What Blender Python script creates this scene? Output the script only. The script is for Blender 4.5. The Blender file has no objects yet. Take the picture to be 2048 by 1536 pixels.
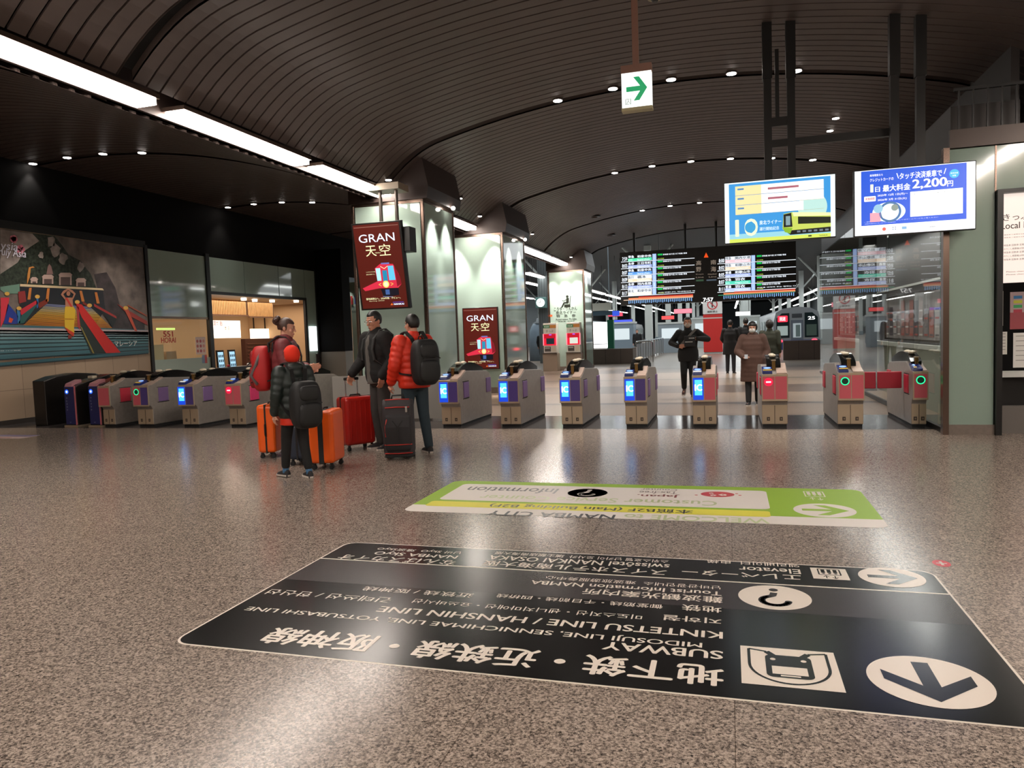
import bpy, bmesh, math, random
from mathutils import Vector, Matrix, geometry
random.seed(7)
sc = bpy.context.scene
COL = sc.collection
PI = math.pi

# ---------------------------------------------------------------- camera
FPX, CX, CY, CAMH = 1479.0, 1024.0, 768.0, 1.5
_yv = Vector((1457.0-CX, -(656.0-CY), -FPX)).normalized()
_zv = Vector((1, .0355, 0)).cross(_yv).normalized()
_xv = _yv.cross(_zv)
ROT = Matrix((_xv, _yv, _zv))                    # camera axes -> world axes
cam_d = bpy.data.cameras.new('camera'); cam = bpy.data.objects.new('camera', cam_d); COL.objects.link(cam)
cam_d.sensor_width = 36; cam_d.lens = FPX/2048*36; cam_d.clip_end = 500
cam.matrix_world = Matrix.Translation((0, 0, CAMH)) @ ROT.to_4x4()
sc.camera = cam
sc.view_settings.view_transform = 'Standard'; sc.view_settings.look = 'None'
sc.view_settings.gamma = 1; sc.view_settings.use_curve_mapping = False
sc.view_settings.exposure = 0.0
sc.cycles.max_bounces = 8; sc.cycles.sample_clamp_indirect = 4
w = bpy.data.worlds.new('world'); sc.world = w; w.use_nodes = True
w.node_tree.nodes['Background'].inputs[0].default_value = (.9, .86, .82, 1)
w.node_tree.nodes['Background'].inputs[1].default_value = .035

def ray(px, py): return ROT @ Vector((px-CX, -(py-CY), -FPX))
def onY(px, py, Y): r = ray(px, py); t = Y/r.y; return Vector((r.x*t, Y, CAMH+r.z*t))
def onX(px, py, X): r = ray(px, py); t = X/r.x; return Vector((X, r.y*t, CAMH+r.z*t))
def onZ(px, py, Z=0): r = ray(px, py); t = (Z-CAMH)/r.z; return Vector((r.x*t, r.y*t, Z))

# ---------------------------------------------------------------- materials
def lin(c):
    if isinstance(c, str): c = [int(c[i:i+2], 16) for i in (0, 2, 4)]
    o = []
    for v in c:
        v /= 255; o.append(v/12.92 if v <= .04045 else ((v+.055)/1.055)**2.4)
    return (*o, 1)
_M = {}
def mat(name, c, rough=.5, metal=0, emit=0, bump=0, bscale=60, vary=0, vscale=8, spec=.5, coat=0, trans=0):
    if name in _M: return _M[name]
    m = bpy.data.materials.new(name); m.use_nodes = True; n = m.node_tree.nodes; l = m.node_tree.links
    p = n['Principled BSDF']; col = lin(c)
    p.inputs['Base Color'].default_value = col if not emit else (*[v*.3 for v in col[:3]], 1)
    p.inputs['Roughness'].default_value = rough; p.inputs['Metallic'].default_value = metal
    p.inputs['Specular IOR Level'].default_value = spec; p.inputs['Coat Weight'].default_value = coat
    p.inputs['Coat Roughness'].default_value = .04
    if trans: p.inputs['Transmission Weight'].default_value = trans
    if emit:
        p.inputs['Emission Color'].default_value = col; p.inputs['Emission Strength'].default_value = emit
    tc = n.new('ShaderNodeTexCoord')
    if vary:
        no = n.new('ShaderNodeTexNoise'); no.inputs['Scale'].default_value = vscale; no.inputs['Detail'].default_value = 5
        l.new(tc.outputs['Object'], no.inputs['Vector'])
        r = n.new('ShaderNodeValToRGB'); r.color_ramp.elements[0].position = .3; r.color_ramp.elements[1].position = .7
        r.color_ramp.elements[0].color = (*[v*(1-vary) for v in col[:3]], 1); r.color_ramp.elements[1].color = (*[min(1, v*(1+vary)) for v in col[:3]], 1)
        l.new(no.outputs['Fac'], r.inputs['Fac']); l.new(r.outputs['Color'], p.inputs['Base Color'])
    if bump:
        no = n.new('ShaderNodeTexNoise'); no.inputs['Scale'].default_value = bscale; l.new(tc.outputs['Object'], no.inputs['Vector'])
        b = n.new('ShaderNodeBump'); b.inputs['Strength'].default_value = bump; b.inputs['Distance'].default_value = .01
        l.new(no.outputs['Fac'], b.inputs['Height']); l.new(b.outputs['Normal'], p.inputs['Normal'])
    _M[name] = m; return m
def em(c, s=1.0):
    """light-giving material of one screen colour"""
    if not isinstance(c, str): c = '%02x%02x%02x' % tuple(c)
    return mat('glow_%s_%s' % (c, str(s)), c, .3, 0, s)
def ink(c, rough=.35):
    if not isinstance(c, str): c = '%02x%02x%02x' % tuple(c)
    return mat('ink_%s_%s' % (c, str(rough)), c, rough)

def floor_mat(name, light, mid, dark, rough, scale, tile=None, bands=None):
    m = bpy.data.materials.new(name); m.use_nodes = True; n = m.node_tree.nodes; l = m.node_tree.links; p = n['Principled BSDF']
    tc = n.new('ShaderNodeTexCoord')
    v = n.new('ShaderNodeTexVoronoi'); v.inputs['Scale'].default_value = scale; v.inputs['Randomness'].default_value = 1
    no = n.new('ShaderNodeTexNoise'); no.inputs['Scale'].default_value = scale*.6; no.inputs['Detail'].default_value = 6; no.inputs['Roughness'].default_value = .7
    no2 = n.new('ShaderNodeTexNoise'); no2.inputs['Scale'].default_value = scale*2.2; no2.inputs['Detail'].default_value = 3
    for q in (no, no2): l.new(tc.outputs['Object'], q.inputs['Vector'])
    # warp the cells a little so that the crystals are ragged
    mx = n.new('ShaderNodeMix'); mx.data_type = 'RGBA'; mx.blend_type = 'LINEAR_LIGHT'; mx.inputs[0].default_value = .012
    l.new(tc.outputs['Object'], mx.inputs[6]); l.new(no2.outputs['Color'], mx.inputs[7]); l.new(mx.outputs[2], v.inputs['Vector'])
    sep = n.new('ShaderNodeSeparateColor'); l.new(v.outputs['Color'], sep.inputs[0])
    add = n.new('ShaderNodeMath'); add.operation = 'MULTIPLY_ADD'; add.inputs[1].default_value = .55
    l.new(sep.outputs[0], add.inputs[0])
    m2 = n.new('ShaderNodeMath'); m2.operation = 'MULTIPLY'; m2.inputs[1].default_value = .62
    l.new(no.outputs['Fac'], m2.inputs[0]); l.new(m2.outputs[0], add.inputs[2])
    r = n.new('ShaderNodeValToRGB'); e = r.color_ramp.elements
    e[0].position = .3; e[0].color = lin(dark); e[1].position = .82; e[1].color = lin(light)
    x = e.new(.47); x.color = lin(mid); x = e.new(.62); x.color = lin([(a+b)/2 for a, b in zip(mid, light)])
    l.new(add.outputs[0], r.inputs['Fac'])
    vb = n.new('ShaderNodeTexVoronoi'); vb.inputs['Scale'].default_value = scale*.11; l.new(mx.outputs[2], vb.inputs['Vector'])   # sparse large pale crystals
    cb = n.new('ShaderNodeMath'); cb.operation = 'LESS_THAN'; cb.inputs[1].default_value = .17; l.new(vb.outputs['Distance'], cb.inputs[0])
    sb = n.new('ShaderNodeSeparateColor'); l.new(vb.outputs['Color'], sb.inputs[0]); gt = n.new('ShaderNodeMath'); gt.operation = 'GREATER_THAN'; gt.inputs[1].default_value = .6; l.new(sb.outputs[0], gt.inputs[0])
    mu_ = n.new('ShaderNodeMath'); mu_.operation = 'MULTIPLY'; l.new(cb.outputs[0], mu_.inputs[0]); l.new(gt.outputs[0], mu_.inputs[1])
    ms = n.new('ShaderNodeMath'); ms.operation = 'MULTIPLY'; ms.inputs[1].default_value = .65; l.new(mu_.outputs[0], ms.inputs[0])
    xm = n.new('ShaderNodeMix'); xm.data_type = 'RGBA'; l.new(ms.outputs[0], xm.inputs[0]); l.new(r.outputs['Color'], xm.inputs[6]); xm.inputs[7].default_value = lin(light)
    out = xm.outputs[2]
    if bands:                                                        # broad tile courses laid across the hall
        xyz = n.new('ShaderNodeSeparateXYZ'); l.new(tc.outputs['Object'], xyz.inputs[0])
        mr = n.new('ShaderNodeMapRange'); mr.inputs[1].default_value = bands[0]; mr.inputs[2].default_value = bands[1]
        l.new(xyz.outputs[1], mr.inputs[0])
        cr = n.new('ShaderNodeValToRGB'); cr.color_ramp.interpolation = 'CONSTANT'; ce = cr.color_ramp.elements
        ce[0].position = 0; ce[0].color = lin(bands[2][0][1]); ce[1].position = (bands[2][1][0]-bands[0])/(bands[1]-bands[0]); ce[1].color = lin(bands[2][1][1])
        for y_, c_ in bands[2][2:]:
            q = ce.new((y_-bands[0])/(bands[1]-bands[0])); q.color = lin(c_)
        l.new(mr.outputs[0], cr.inputs['Fac'])
        mm = n.new('ShaderNodeMix'); mm.data_type = 'RGBA'; mm.blend_type = 'MULTIPLY'; mm.inputs[0].default_value = 1
        l.new(out, mm.inputs[6]); l.new(cr.outputs['Color'], mm.inputs[7]); out = mm.outputs[2]
    if tile:
        br = n.new('ShaderNodeTexBrick'); br.offset = 0; br.inputs['Scale'].default_value = 1
        br.inputs['Brick Width'].default_value = tile; br.inputs['Row Height'].default_value = tile; br.inputs['Mortar Size'].default_value = .002
        br.inputs['Mortar Smooth'].default_value = 0; br.inputs['Color1'].default_value = (1, 1, 1, 1); br.inputs['Color2'].default_value = (.96, .96, .96, 1)
        br.inputs['Mortar'].default_value = (.45, .42, .4, 1); l.new(tc.outputs['Object'], br.inputs['Vector'])
        mm = n.new('ShaderNodeMix'); mm.data_type = 'RGBA'; mm.blend_type = 'MULTIPLY'; mm.inputs[0].default_value = 1
        l.new(out, mm.inputs[6]); l.new(br.outputs['Color'], mm.inputs[7]); out = mm.outputs[2]
    l.new(out, p.inputs['Base Color']); p.inputs['Roughness'].default_value = rough; p.inputs['Specular IOR Level'].default_value = .36
    b = n.new('ShaderNodeBump'); b.inputs['Strength'].default_value = .05; b.inputs['Distance'].default_value = .002
    l.new(no2.outputs['Fac'], b.inputs['Height']); l.new(b.outputs['Normal'], p.inputs['Normal'])
    return m

def glass_mat():
    m = bpy.data.materials.new('clear_glass'); m.use_nodes = True; n = m.node_tree.nodes; l = m.node_tree.links
    n.remove(n['Principled BSDF']); t = n.new('ShaderNodeBsdfTransparent'); t.inputs[0].default_value = (.92, .95, .93, 1)
    g = n.new('ShaderNodeBsdfGlossy'); g.inputs['Roughness'].default_value = .015
    f = n.new('ShaderNodeFresnel'); f.inputs[0].default_value = 1.5; mx = n.new('ShaderNodeMixShader')
    gb = n.new('ShaderNodeNewGeometry'); sb = n.new('ShaderNodeMath'); sb.operation = 'SUBTRACT'; sb.use_clamp = True     # only the outer face mirrors
    l.new(f.outputs[0], sb.inputs[0]); l.new(gb.outputs['Backfacing'], sb.inputs[1]); l.new(sb.outputs[0], mx.inputs[0]); l.new(t.outputs[0], mx.inputs[1]); l.new(g.outputs[0], mx.inputs[2])
    l.new(mx.outputs[0], n['Material Output'].inputs[0]); return m
GLASS = glass_mat()
GREENGLASS = mat('pale_green_glass', (166, 186, 174), .06, 0, coat=.6, spec=.7)
STEEL = mat('brushed_steel', (150, 142, 132), .32, .9, bump=.03, bscale=200)
STEELSIDE = mat('stainless_side', (150, 142, 135), .38, .35, vary=.08, vscale=14)
BRONZE = mat('bronze_trim', (110, 92, 82), .25, .85)
BLACK = mat('black_paint', (18, 17, 16), .4)
MATBLACK = mat('matt_black', (7, 6, 6), .85, spec=.2)
SLAT = mat('brown_ceiling_metal', (78, 67, 63), .52, .0, vary=.1, vscale=2)
DARKGAP = mat('dark_gap', (12, 11, 11), .8)
BROWNBOX = mat('dark_brown_cladding', (58, 46, 42), .45, .2)
WHITEP = mat('white_paint', (205, 205, 200), .5)
CHROME = mat('chrome', (200, 200, 200), .12, 1)
RUBBER = mat('black_rubber', (22, 22, 22), .6)
STRIP = em('fff3e8', 34.0)
SPOT = em('fff4ea', 30.0)

# ---------------------------------------------------------------- object helpers
def setp(o, label=None, cat=None, group=None, kind=None):
    if label: o['label'] = label
    if cat: o['category'] = cat
    if group: o['group'] = group
    if kind: o['kind'] = kind
    return o
def thing(name, label, cat, loc=(0, 0, 0), rz=0, group=None):
    o = bpy.data.objects.new(name, None); o.empty_display_size = .1; COL.objects.link(o)
    o.location = loc; o.rotation_euler = (0, 0, rz); return setp(o, label, cat, group)
def copy_tree(o, parent=None):
    c = o.copy(); COL.objects.link(c); c.parent = parent
    for ch in [q for q in bpy.data.objects if q.parent == o]: copy_tree(ch, c)
    return c
class MB:
    def __init__(s): s.v = []; s.f = []; s.m = []
    def add(s, vs, fs, m=0):
        b = len(s.v); s.v += [tuple(q) for q in vs]; s.f += [tuple(i+b for i in f) for f in fs]; s.m += [m]*len(fs); return s
    def box(s, x0, x1, y0, y1, z0, z1, m=0):
        v = [(x, y, z) for x in (x0, x1) for y in (y0, y1) for z in (z0, z1)]
        return s.add(v, [(0, 1, 3, 2), (4, 6, 7, 5), (0, 4, 5, 1), (2, 3, 7, 6), (0, 2, 6, 4), (1, 5, 7, 3)], m)
    def prism(s, pts, axis, a, b, m=0):
        """extrude a 2D outline: axis x -> pts are (y,z); y -> (x,z); z -> (x,y)"""
        def P(p, h): return (h, p[0], p[1]) if axis == 'x' else (p[0], h, p[1]) if axis == 'y' else (p[0], p[1], h)
        n = len(pts); v = [P(p, a) for p in pts]+[P(p, b) for p in pts]
        tri = geometry.tessellate_polygon([[Vector((p[0], p[1], 0)) for p in pts]])
        f = [tuple(t) for t in tri]+[tuple(i+n for i in reversed(t)) for t in tri]
        f += [(i, (i+1) % n, (i+1) % n+n, i+n) for i in range(n)]
        return s.add(v, f, m)
    def ring_loft(s, rings, m=0, cap=True):
        n = len(rings[0]); v = [p for r in rings for p in r]; f = []
        for k in range(len(rings)-1):
            for i in range(n): j = (i+1) % n; f.append((k*n+i, k*n+j, (k+1)*n+j, (k+1)*n+i))
        if cap: f.append(tuple(range(n))[::-1]); f.append(tuple((len(rings)-1)*n+i for i in range(n)))
        return s.add(v, f, m)
    def cyl(s, p0, p1, r0, r1=None, n=16, m=0, cap=True):
        r1 = r0 if r1 is None else r1; p0 = Vector(p0); p1 = Vector(p1); d = (p1-p0).normalized()
        a = d.orthogonal().normalized(); b = d.cross(a)
        R = lambda c, r: [c+a*(r*math.cos(2*PI*i/n))+b*(r*math.sin(2*PI*i/n)) for i in range(n)]
        return s.ring_loft([R(p0, r0), R(p1, r1)], m, cap)
    def sph(s, c, r, m=0, n=14, k=9):
        if not hasattr(r, '__len__'): r = (r, r, r)
        c = Vector(c); rings = []
        for i in range(1, k):
            t = PI*i/k-PI/2; rings.append([c+Vector((r[0]*math.cos(t)*math.cos(2*PI*j/n), r[1]*math.cos(t)*math.sin(2*PI*j/n), r[2]*math.sin(t))) for j in range(n)])
        return s.ring_loft(rings, m)
    def tube(s, pts, r, n=10, m=0):
        pts = [Vector(p) for p in pts]; rings = []; a = None
        for i, p in enumerate(pts):
            d = (pts[min(i+1, len(pts)-1)]-pts[max(i-1, 0)]).normalized()
            a = (d.orthogonal() if a is None else (a-d*a.dot(d))).normalized(); b = d.cross(a)
            rr = r[i] if hasattr(r, '__len__') else r
            rings.append([p+a*(rr*math.cos(2*PI*j/n))+b*(rr*math.sin(2*PI*j/n)) for j in range(n)])
        return s.ring_loft(rings, m)
    def strap(s, pts, wdir, wd, th, m=0):
        pts = [Vector(p) for p in pts]; W = Vector(wdir).normalized(); rings = []
        for i, p in enumerate(pts):
            d = (pts[min(i+1, len(pts)-1)]-pts[max(i-1, 0)]).normalized(); nn = d.cross(W).normalized(); ww = nn.cross(d)
            rings.append([p+ww*wd/2+nn*th/2, p-ww*wd/2+nn*th/2, p-ww*wd/2-nn*th/2, p+ww*wd/2-nn*th/2])
        return s.ring_loft(rings, m)
    def build(s, name, mats, parent=None, smooth=False, bevel=0, loc=None):
        me = bpy.data.meshes.new(name); v = s.v
        if parent is None and loc is None:
            xs = [[p[i] for p in v] for i in range(3)]
            loc = Vector(((min(xs[0])+max(xs[0]))/2, (min(xs[1])+max(xs[1]))/2, min(xs[2])))
            v = [(p[0]-loc[0], p[1]-loc[1], p[2]-loc[2]) for p in v]
        me.from_pydata([tuple(p) for p in v], [], s.f)
        if not isinstance(mats, (list, tuple)): mats = [mats]
        for q in mats: me.materials.append(q)
        me.polygons.foreach_set('material_index', s.m)
        bm = bmesh.new(); bm.from_mesh(me); bmesh.ops.recalc_face_normals(bm, faces=bm.faces); bm.to_mesh(me); bm.free()
        if smooth: me.polygons.foreach_set('use_smooth', [True]*len(me.polygons))
        me.update(); o = bpy.data.objects.new(name, me); COL.objects.link(o)
        if parent is not None: o.parent = parent
        if loc is not None: o.location = loc
        if bevel:
            b = o.modifiers.new('bevel', 'BEVEL'); b.width = bevel; b.segments = 3; b.limit_method = 'ANGLE'
            o.modifiers.new('wn', 'WEIGHTED_NORMAL') if False else None
        if smooth and bevel: pass
        return o
def struct(name, mb, mats, **k): return setp(mb.build(name, mats, **k), kind='structure')

# ---- text: every piece of writing becomes flat mesh fitted to a box
_tc = bpy.data.curves.new('lettering_curve', 'FONT'); _to = bpy.data.objects.new('lettering_curve', _tc); COL.objects.link(_to)
def text_mesh(s, bold=0.0, spacing=1.0):
    _tc.body = s; _tc.offset = bold; _tc.space_character = spacing; _tc.resolution_u = 3; _tc.size = 1
    me = bpy.data.meshes.new_from_object(_to)
    v = [tuple(p.co) for p in me.vertices]; f = [tuple(p.vertices) for p in me.polygons]; bpy.data.meshes.remove(me)
    return v, f
class Flat:
    """thin flat artwork on a plane: o = origin, U right, V up; layers are raised by `step`"""
    def __init__(s, o, U, V, step=.0008, base=.001):
        s.o = Vector(o); s.U = Vector(U).normalized(); s.V = Vector(V).normalized(); s.N = s.U.cross(s.V); s.step = step; s.base = base
        s.mb = MB(); s.mats = []
    def P(s, u, v, L): return s.o+s.U*u+s.V*v+s.N*(s.base+s.step*L)
    def mi(s, m):
        if m not in s.mats: s.mats.append(m)
        return s.mats.index(m)
    def poly(s, pts, m, L=0):
        tri = geometry.tessellate_polygon([[Vector((p[0], p[1], 0)) for p in pts]])
        s.mb.add([s.P(p[0], p[1], L) for p in pts], [tuple(t) for t in tri], s.mi(m)); return s
    def rect(s, u0, v0, u1, v1, m, L=0): return s.poly([(u0, v0), (u1, v0), (u1, v1), (u0, v1)], m, L)
    def rrect(s, u0, v0, u1, v1, r, m, L=0, corners=(1, 1, 1, 1)):
        pts = []
        for k, (cu, cv, a) in enumerate(((u0+r, v0+r, PI), (u1-r, v0+r, 1.5*PI), (u1-r, v1-r, 0), (u0+r, v1-r, PI/2))):
            if corners[k]: pts += [(cu+r*math.cos(a+i*PI/12), cv+r*math.sin(a+i*PI/12)) for i in range(7)]
            else: pts.append(((u0, v0), (u1, v0), (u1, v1), (u0, v1))[k])
        return s.poly(pts, m, L)
    def circle(s, u, v, ru, m, L=0, rv=None, n=40):
        rv = ru if rv is None else rv
        return s.poly([(u+ru*math.cos(2*PI*i/n), v+rv*math.sin(2*PI*i/n)) for i in range(n)], m, L)
    def line(s, pts, wd, m, L=0):
        for (a, b), (c, d) in zip(pts, pts[1:]):
            l_ = math.hypot(c-a, d-b) or 1; nx = -(d-b)/l_*wd/2; ny = (c-a)/l_*wd/2
            s.poly([(a+nx, b+ny), (a-nx, b-ny), (c-nx, d-ny), (c+nx, d+ny)], m, L)
        return s
    def ring(s, u, v, r, wd, m, L=0, n=40, a0=0, a1=2*PI):
        k = n if a1-a0 > 6 else max(6, int(n*(a1-a0)/6.3))
        o_ = [(u+(r+wd/2)*math.cos(a0+(a1-a0)*i/k), v+(r+wd/2)*math.sin(a0+(a1-a0)*i/k)) for i in range(k+1)]
        i_ = [(u+(r-wd/2)*math.cos(a0+(a1-a0)*i/k), v+(r-wd/2)*math.sin(a0+(a1-a0)*i/k)) for i in range(k+1)]
        v_ = [s.P(*p, L) for p in o_+i_]; s.mb.add(v_, [(i, i+1, i+k+2, i+k+1) for i in range(k)], s.mi(m)); return s
    def text(s, t, u0, v0, u1, v1, m, L=2, bold=0.0, keep=False, slant=0):
        v, f = text_mesh(t)
        if not v: return s
        x0 = min(p[0] for p in v); x1 = max(p[0] for p in v); y0 = min(p[1] for p in v); y1 = max(p[1] for p in v)
        sx = (u1-u0)/(x1-x0 or 1); sy = (v1-v0)/(y1-y0 or 1)
        if keep: sx = sy = min(sx, sy)
        for k, (a, b) in enumerate(((0, 0), (1, 0), (-1, 0), (0, .6), (0, -.6)) if bold > .004 else ((0, 0),)):
            s.mb.add([s.P(u0+(p[0]-x0)*sx+slant*(p[1]-y0)*sy+a*bold*.55*sx, v0+(p[1]-y0)*sy+b*bold*.55*sy, L+.04*k) for p in v], f, s.mi(m))
        return s
    def build(s, name, parent=None):
        me = s.mb
        if parent is not None:
            iv = parent.matrix_basis.inverted() if parent.parent is None else (parent.parent.matrix_basis @ parent.matrix_basis).inverted()
            me.v = [tuple(iv @ Vector(p)) for p in me.v]
            o = MBraw(me, name, s.mats, parent)
        else: o = MBraw(me, name, s.mats, None)
        return o
def MBraw(mb, name, mats, parent):
    me = bpy.data.meshes.new(name); v = mb.v; loc = Vector((0, 0, 0))
    if parent is None:
        loc = Vector([(min(p[i] for p in v)+max(p[i] for p in v))/2 for i in range(3)]); v = [tuple(Vector(p)-loc) for p in v]
    me.from_pydata(v, [], mb.f)
    for q in mats: me.materials.append(q)
    me.polygons.foreach_set('material_index', mb.m); me.update()
    o = bpy.data.objects.new(name, me); COL.objects.link(o); o.location = loc
    if parent is not None: o.parent = parent
    return o
XP, YP, ZP = Vector((1, 0, 0)), Vector((0, 1, 0)), Vector((0, 0, 1))
def front(o, **k): return Flat(o, XP, ZP, **k)        # faces the camera side (-Y)
def leftwall(o, **k): return Flat(o, YP, ZP, **k)     # faces +X

# ---------------------------------------------------------------- floor
FLOOR = floor_mat('granite_floor', (190, 173, 159), (104, 93, 85), (36, 32, 30), .2, 140, tile=1.0)
FLOORDARK = floor_mat('dark_granite_strip', (84, 78, 76), (58, 53, 52), (34, 31, 31), .12, 200, tile=.6)
FLOORBACK = floor_mat('concourse_tiles', (186, 170, 154), (160, 144, 130), (130, 118, 106), .3, 170, tile=.6,
    bands=(13.2, 60, [(13.2, (190, 180, 172)), (15.2, (130, 120, 116)), (15.45, (215, 203, 192)), (17.9, (150, 138, 132)), (20.2, (220, 208, 196)), (22.6, (170, 168, 150)), (22.9, (225, 214, 204)), (26.5, (170, 160, 155)), (30, (205, 205, 205))]))
struct('floor', MB().box(-24, 14, -14, 11.4, -.1, 0), FLOOR, loc=(0, 0, 0))
struct('floor', MB().box(-24, 14, 11.4, 13.2, -.1, 0), FLOORDARK, loc=(0, 0, 0))
struct('floor', MB().box(-24, 14, 13.2, 200, -.1, 0), FLOORBACK, loc=(0, 0, 0))

# ---------------------------------------------------------------- vaulted slat ceiling
def vz(X, c=-.87, R=16.8, top=5.67):
    z = top-R+math.sqrt(max(0, R*R-(X-c)**2)); k = 5.34-abs(X-c) if c > -2 else 9
    return z-.39*max(0, 1-k/1.1)**2                                  # the slats curl down to the light trough
JOINTS = [6.6+6.3*k for k in range(-3, 5)]
def vault(c, x0, x1, y0, y1):
    mb = MB(); n = 72; xs = [x0+(x1-x0)*i/n for i in range(n+1)]
    def sheet(ya, yb, dz, m):
        v = []; 
        for X in xs: z = vz(X, c)+dz; v += [(X, ya, z), (X, yb, z)]
        mb.add(v, [(2*i, 2*i+1, 2*i+3, 2*i+2) for i in range(n)], m)
    def fin(y, h, m):
        v = []
        for X in xs: z = vz(X, c); v += [(X, y, z), (X, y, z+h)]
        mb.add(v, [(2*i, 2*i+1, 2*i+3, 2*i+2) for i in range(n)], m)
    P = 6.3/30; y = JOINTS[0]
    k = 0
    while y < y1:
        if y >= y0:
            j = min(abs(y-q) for q in JOINTS)
            if j > .01:
                sheet(y+.0, y+P-.028, 0, 0); fin(y, .03, 0); fin(y+P-.028, .03, 0)
            else:                                                    # the joint: a wider recess
                fin(y, .12, 0); fin(y+P, .12, 0)
        k += 1; y = JOINTS[0]+k*P
    sheet(y0, y1, .12, 1)
    return mb
struct('ceiling', vault(-.87, -6.2, 4.46, -12, 32), [SLAT, DARKGAP], loc=(0, 0, 0))
struct('ceiling', vault(-13.4, -19, -6.57, -12, 32), [SLAT, DARKGAP], loc=(0, 0, 0))
struct('trim_1', MB().box(-6.54, -6.5, -12, 32, 4.262, 4.75).box(-6.54, -6.3, -12, 32, 4.72, 4.76), BROWNBOX, loc=(0, 0, 0))      # trough side board and cap, shaped to keep strip light off the left vault
struct('trim_2', MB().box(4.6, 4.8, -12, 10.8, 4.36, 5.1), BROWNBOX, loc=(0, 0, 0))
struct('wall_right', MB().box(4.8, 4.95, -12, 10.8, 0, 6), mat('warm_wall', (150, 140, 130), .6), loc=(0, 0, 0))
struct('ceiling', MB().box(-24, 14, -12, 32, 6.2, 6.4), MATBLACK, loc=(0, 0, 0))
struct('wall_back', MB().box(-24, 14, -12.2, -12, 0, 6.4), mat('back_wall', (120, 112, 105), .7), loc=(0, 0, 0))
# end bulkhead of the vault
mb = MB(); xs = [-19+(23.4)*i/60 for i in range(61)]
pts = [(x, vz(x) if x > -6.2 else vz(x, -13.4)) for x in xs]
mb.prism([(-24, 6.3), (-24, 4.9)]+pts+[(14, 4.4), (14, 6.3)], 'y', 31.95, 32.1)
struct('wall_far', mb, MATBLACK, loc=(0, 0, 0))

# ---------------------------------------------------------------- light strips (fluorescent troughs; those behind the camera are added)
WARM = (1, .88, .78)
def area(name, loc, sx, sy, power, col=WARM, rot=(0, 0, 0)):
    d = bpy.data.lights.new(name, 'AREA'); d.shape = 'RECTANGLE'; d.size = sx; d.size_y = sy; d.energy = power; d.color = col
    o = bpy.data.objects.new(name, d); COL.objects.link(o); o.location = loc; o.rotation_euler = rot; return o
def strip_light(x, y0, y1, z, label, wd=.27, group=None, emi=STRIP, hang=0):
    t = thing('strip_light', label, 'strip light', (x, (y0+y1)/2, z), 0, group); h = (y1-y0)/2
    MB().box(-wd/2-.03, wd/2+.03, -h-.03, h+.03, .0, .05).build('housing', BRONZE, t)
    MB().box(-wd/2, wd/2, -h, h, -.07, .001).build('diffuser', emi, t)
    if hang:
        for s_ in (-1, 1): MB().box(-.015, .015, s_*h*.8-.015, s_*h*.8+.015, .05, hang-z).build('hanger', BLACK, t)
    return t
for y0, y1, lb in ((-11.5, -8.4, ''), (-8.0, -4.9, ''), (-4.5, -1.4, ''), (-1.0, 2.1, ''), (2.5, 7.15, 'long glowing ceiling strip light cut by the left edge of the frame'),
                   (7.6, 10.35, 'middle glowing strip light on the ceiling beam before the first column'), (10.75, 13.25, 'third glowing strip light ending above the hanging portrait screen'),
                   (15.6, 18.3, 'short glowing strip light between the first and second glass columns'), (20.9, 26.6, 'glowing strip light behind the second glass column, longer of two'), (26.85, 29.6, 'glowing strip light ending at the third glass column')):
    strip_light(-6.34, y0, y1, 4.33, lb or 'unseen warm white strip light added on the left ceiling beam behind the camera', group=None if lb else 'added strip lights behind the camera')  # strips behind the camera are unseen, added to light the hall
for y0, y1 in ((-8, -4.9), (-4.5, -1.4), (-1, 2.1), (2.5, 6), (6.4, 9.4)):
    strip_light(4.6, y0, y1, 4.33, 'warm white strip light along the right ceiling beam, mirrored in the green glass wall', group='strip lights on the right beam')
for y0, y1 in ((-9, -5), (-3, 1)):  # out of view, added overhead for more light on the hall
    strip_light(-1.0, y0, y1, 5.3, 'unseen warm white strip light added overhead behind the camera', group='added strip lights overhead', wd=.4, hang=5.66)

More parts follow.
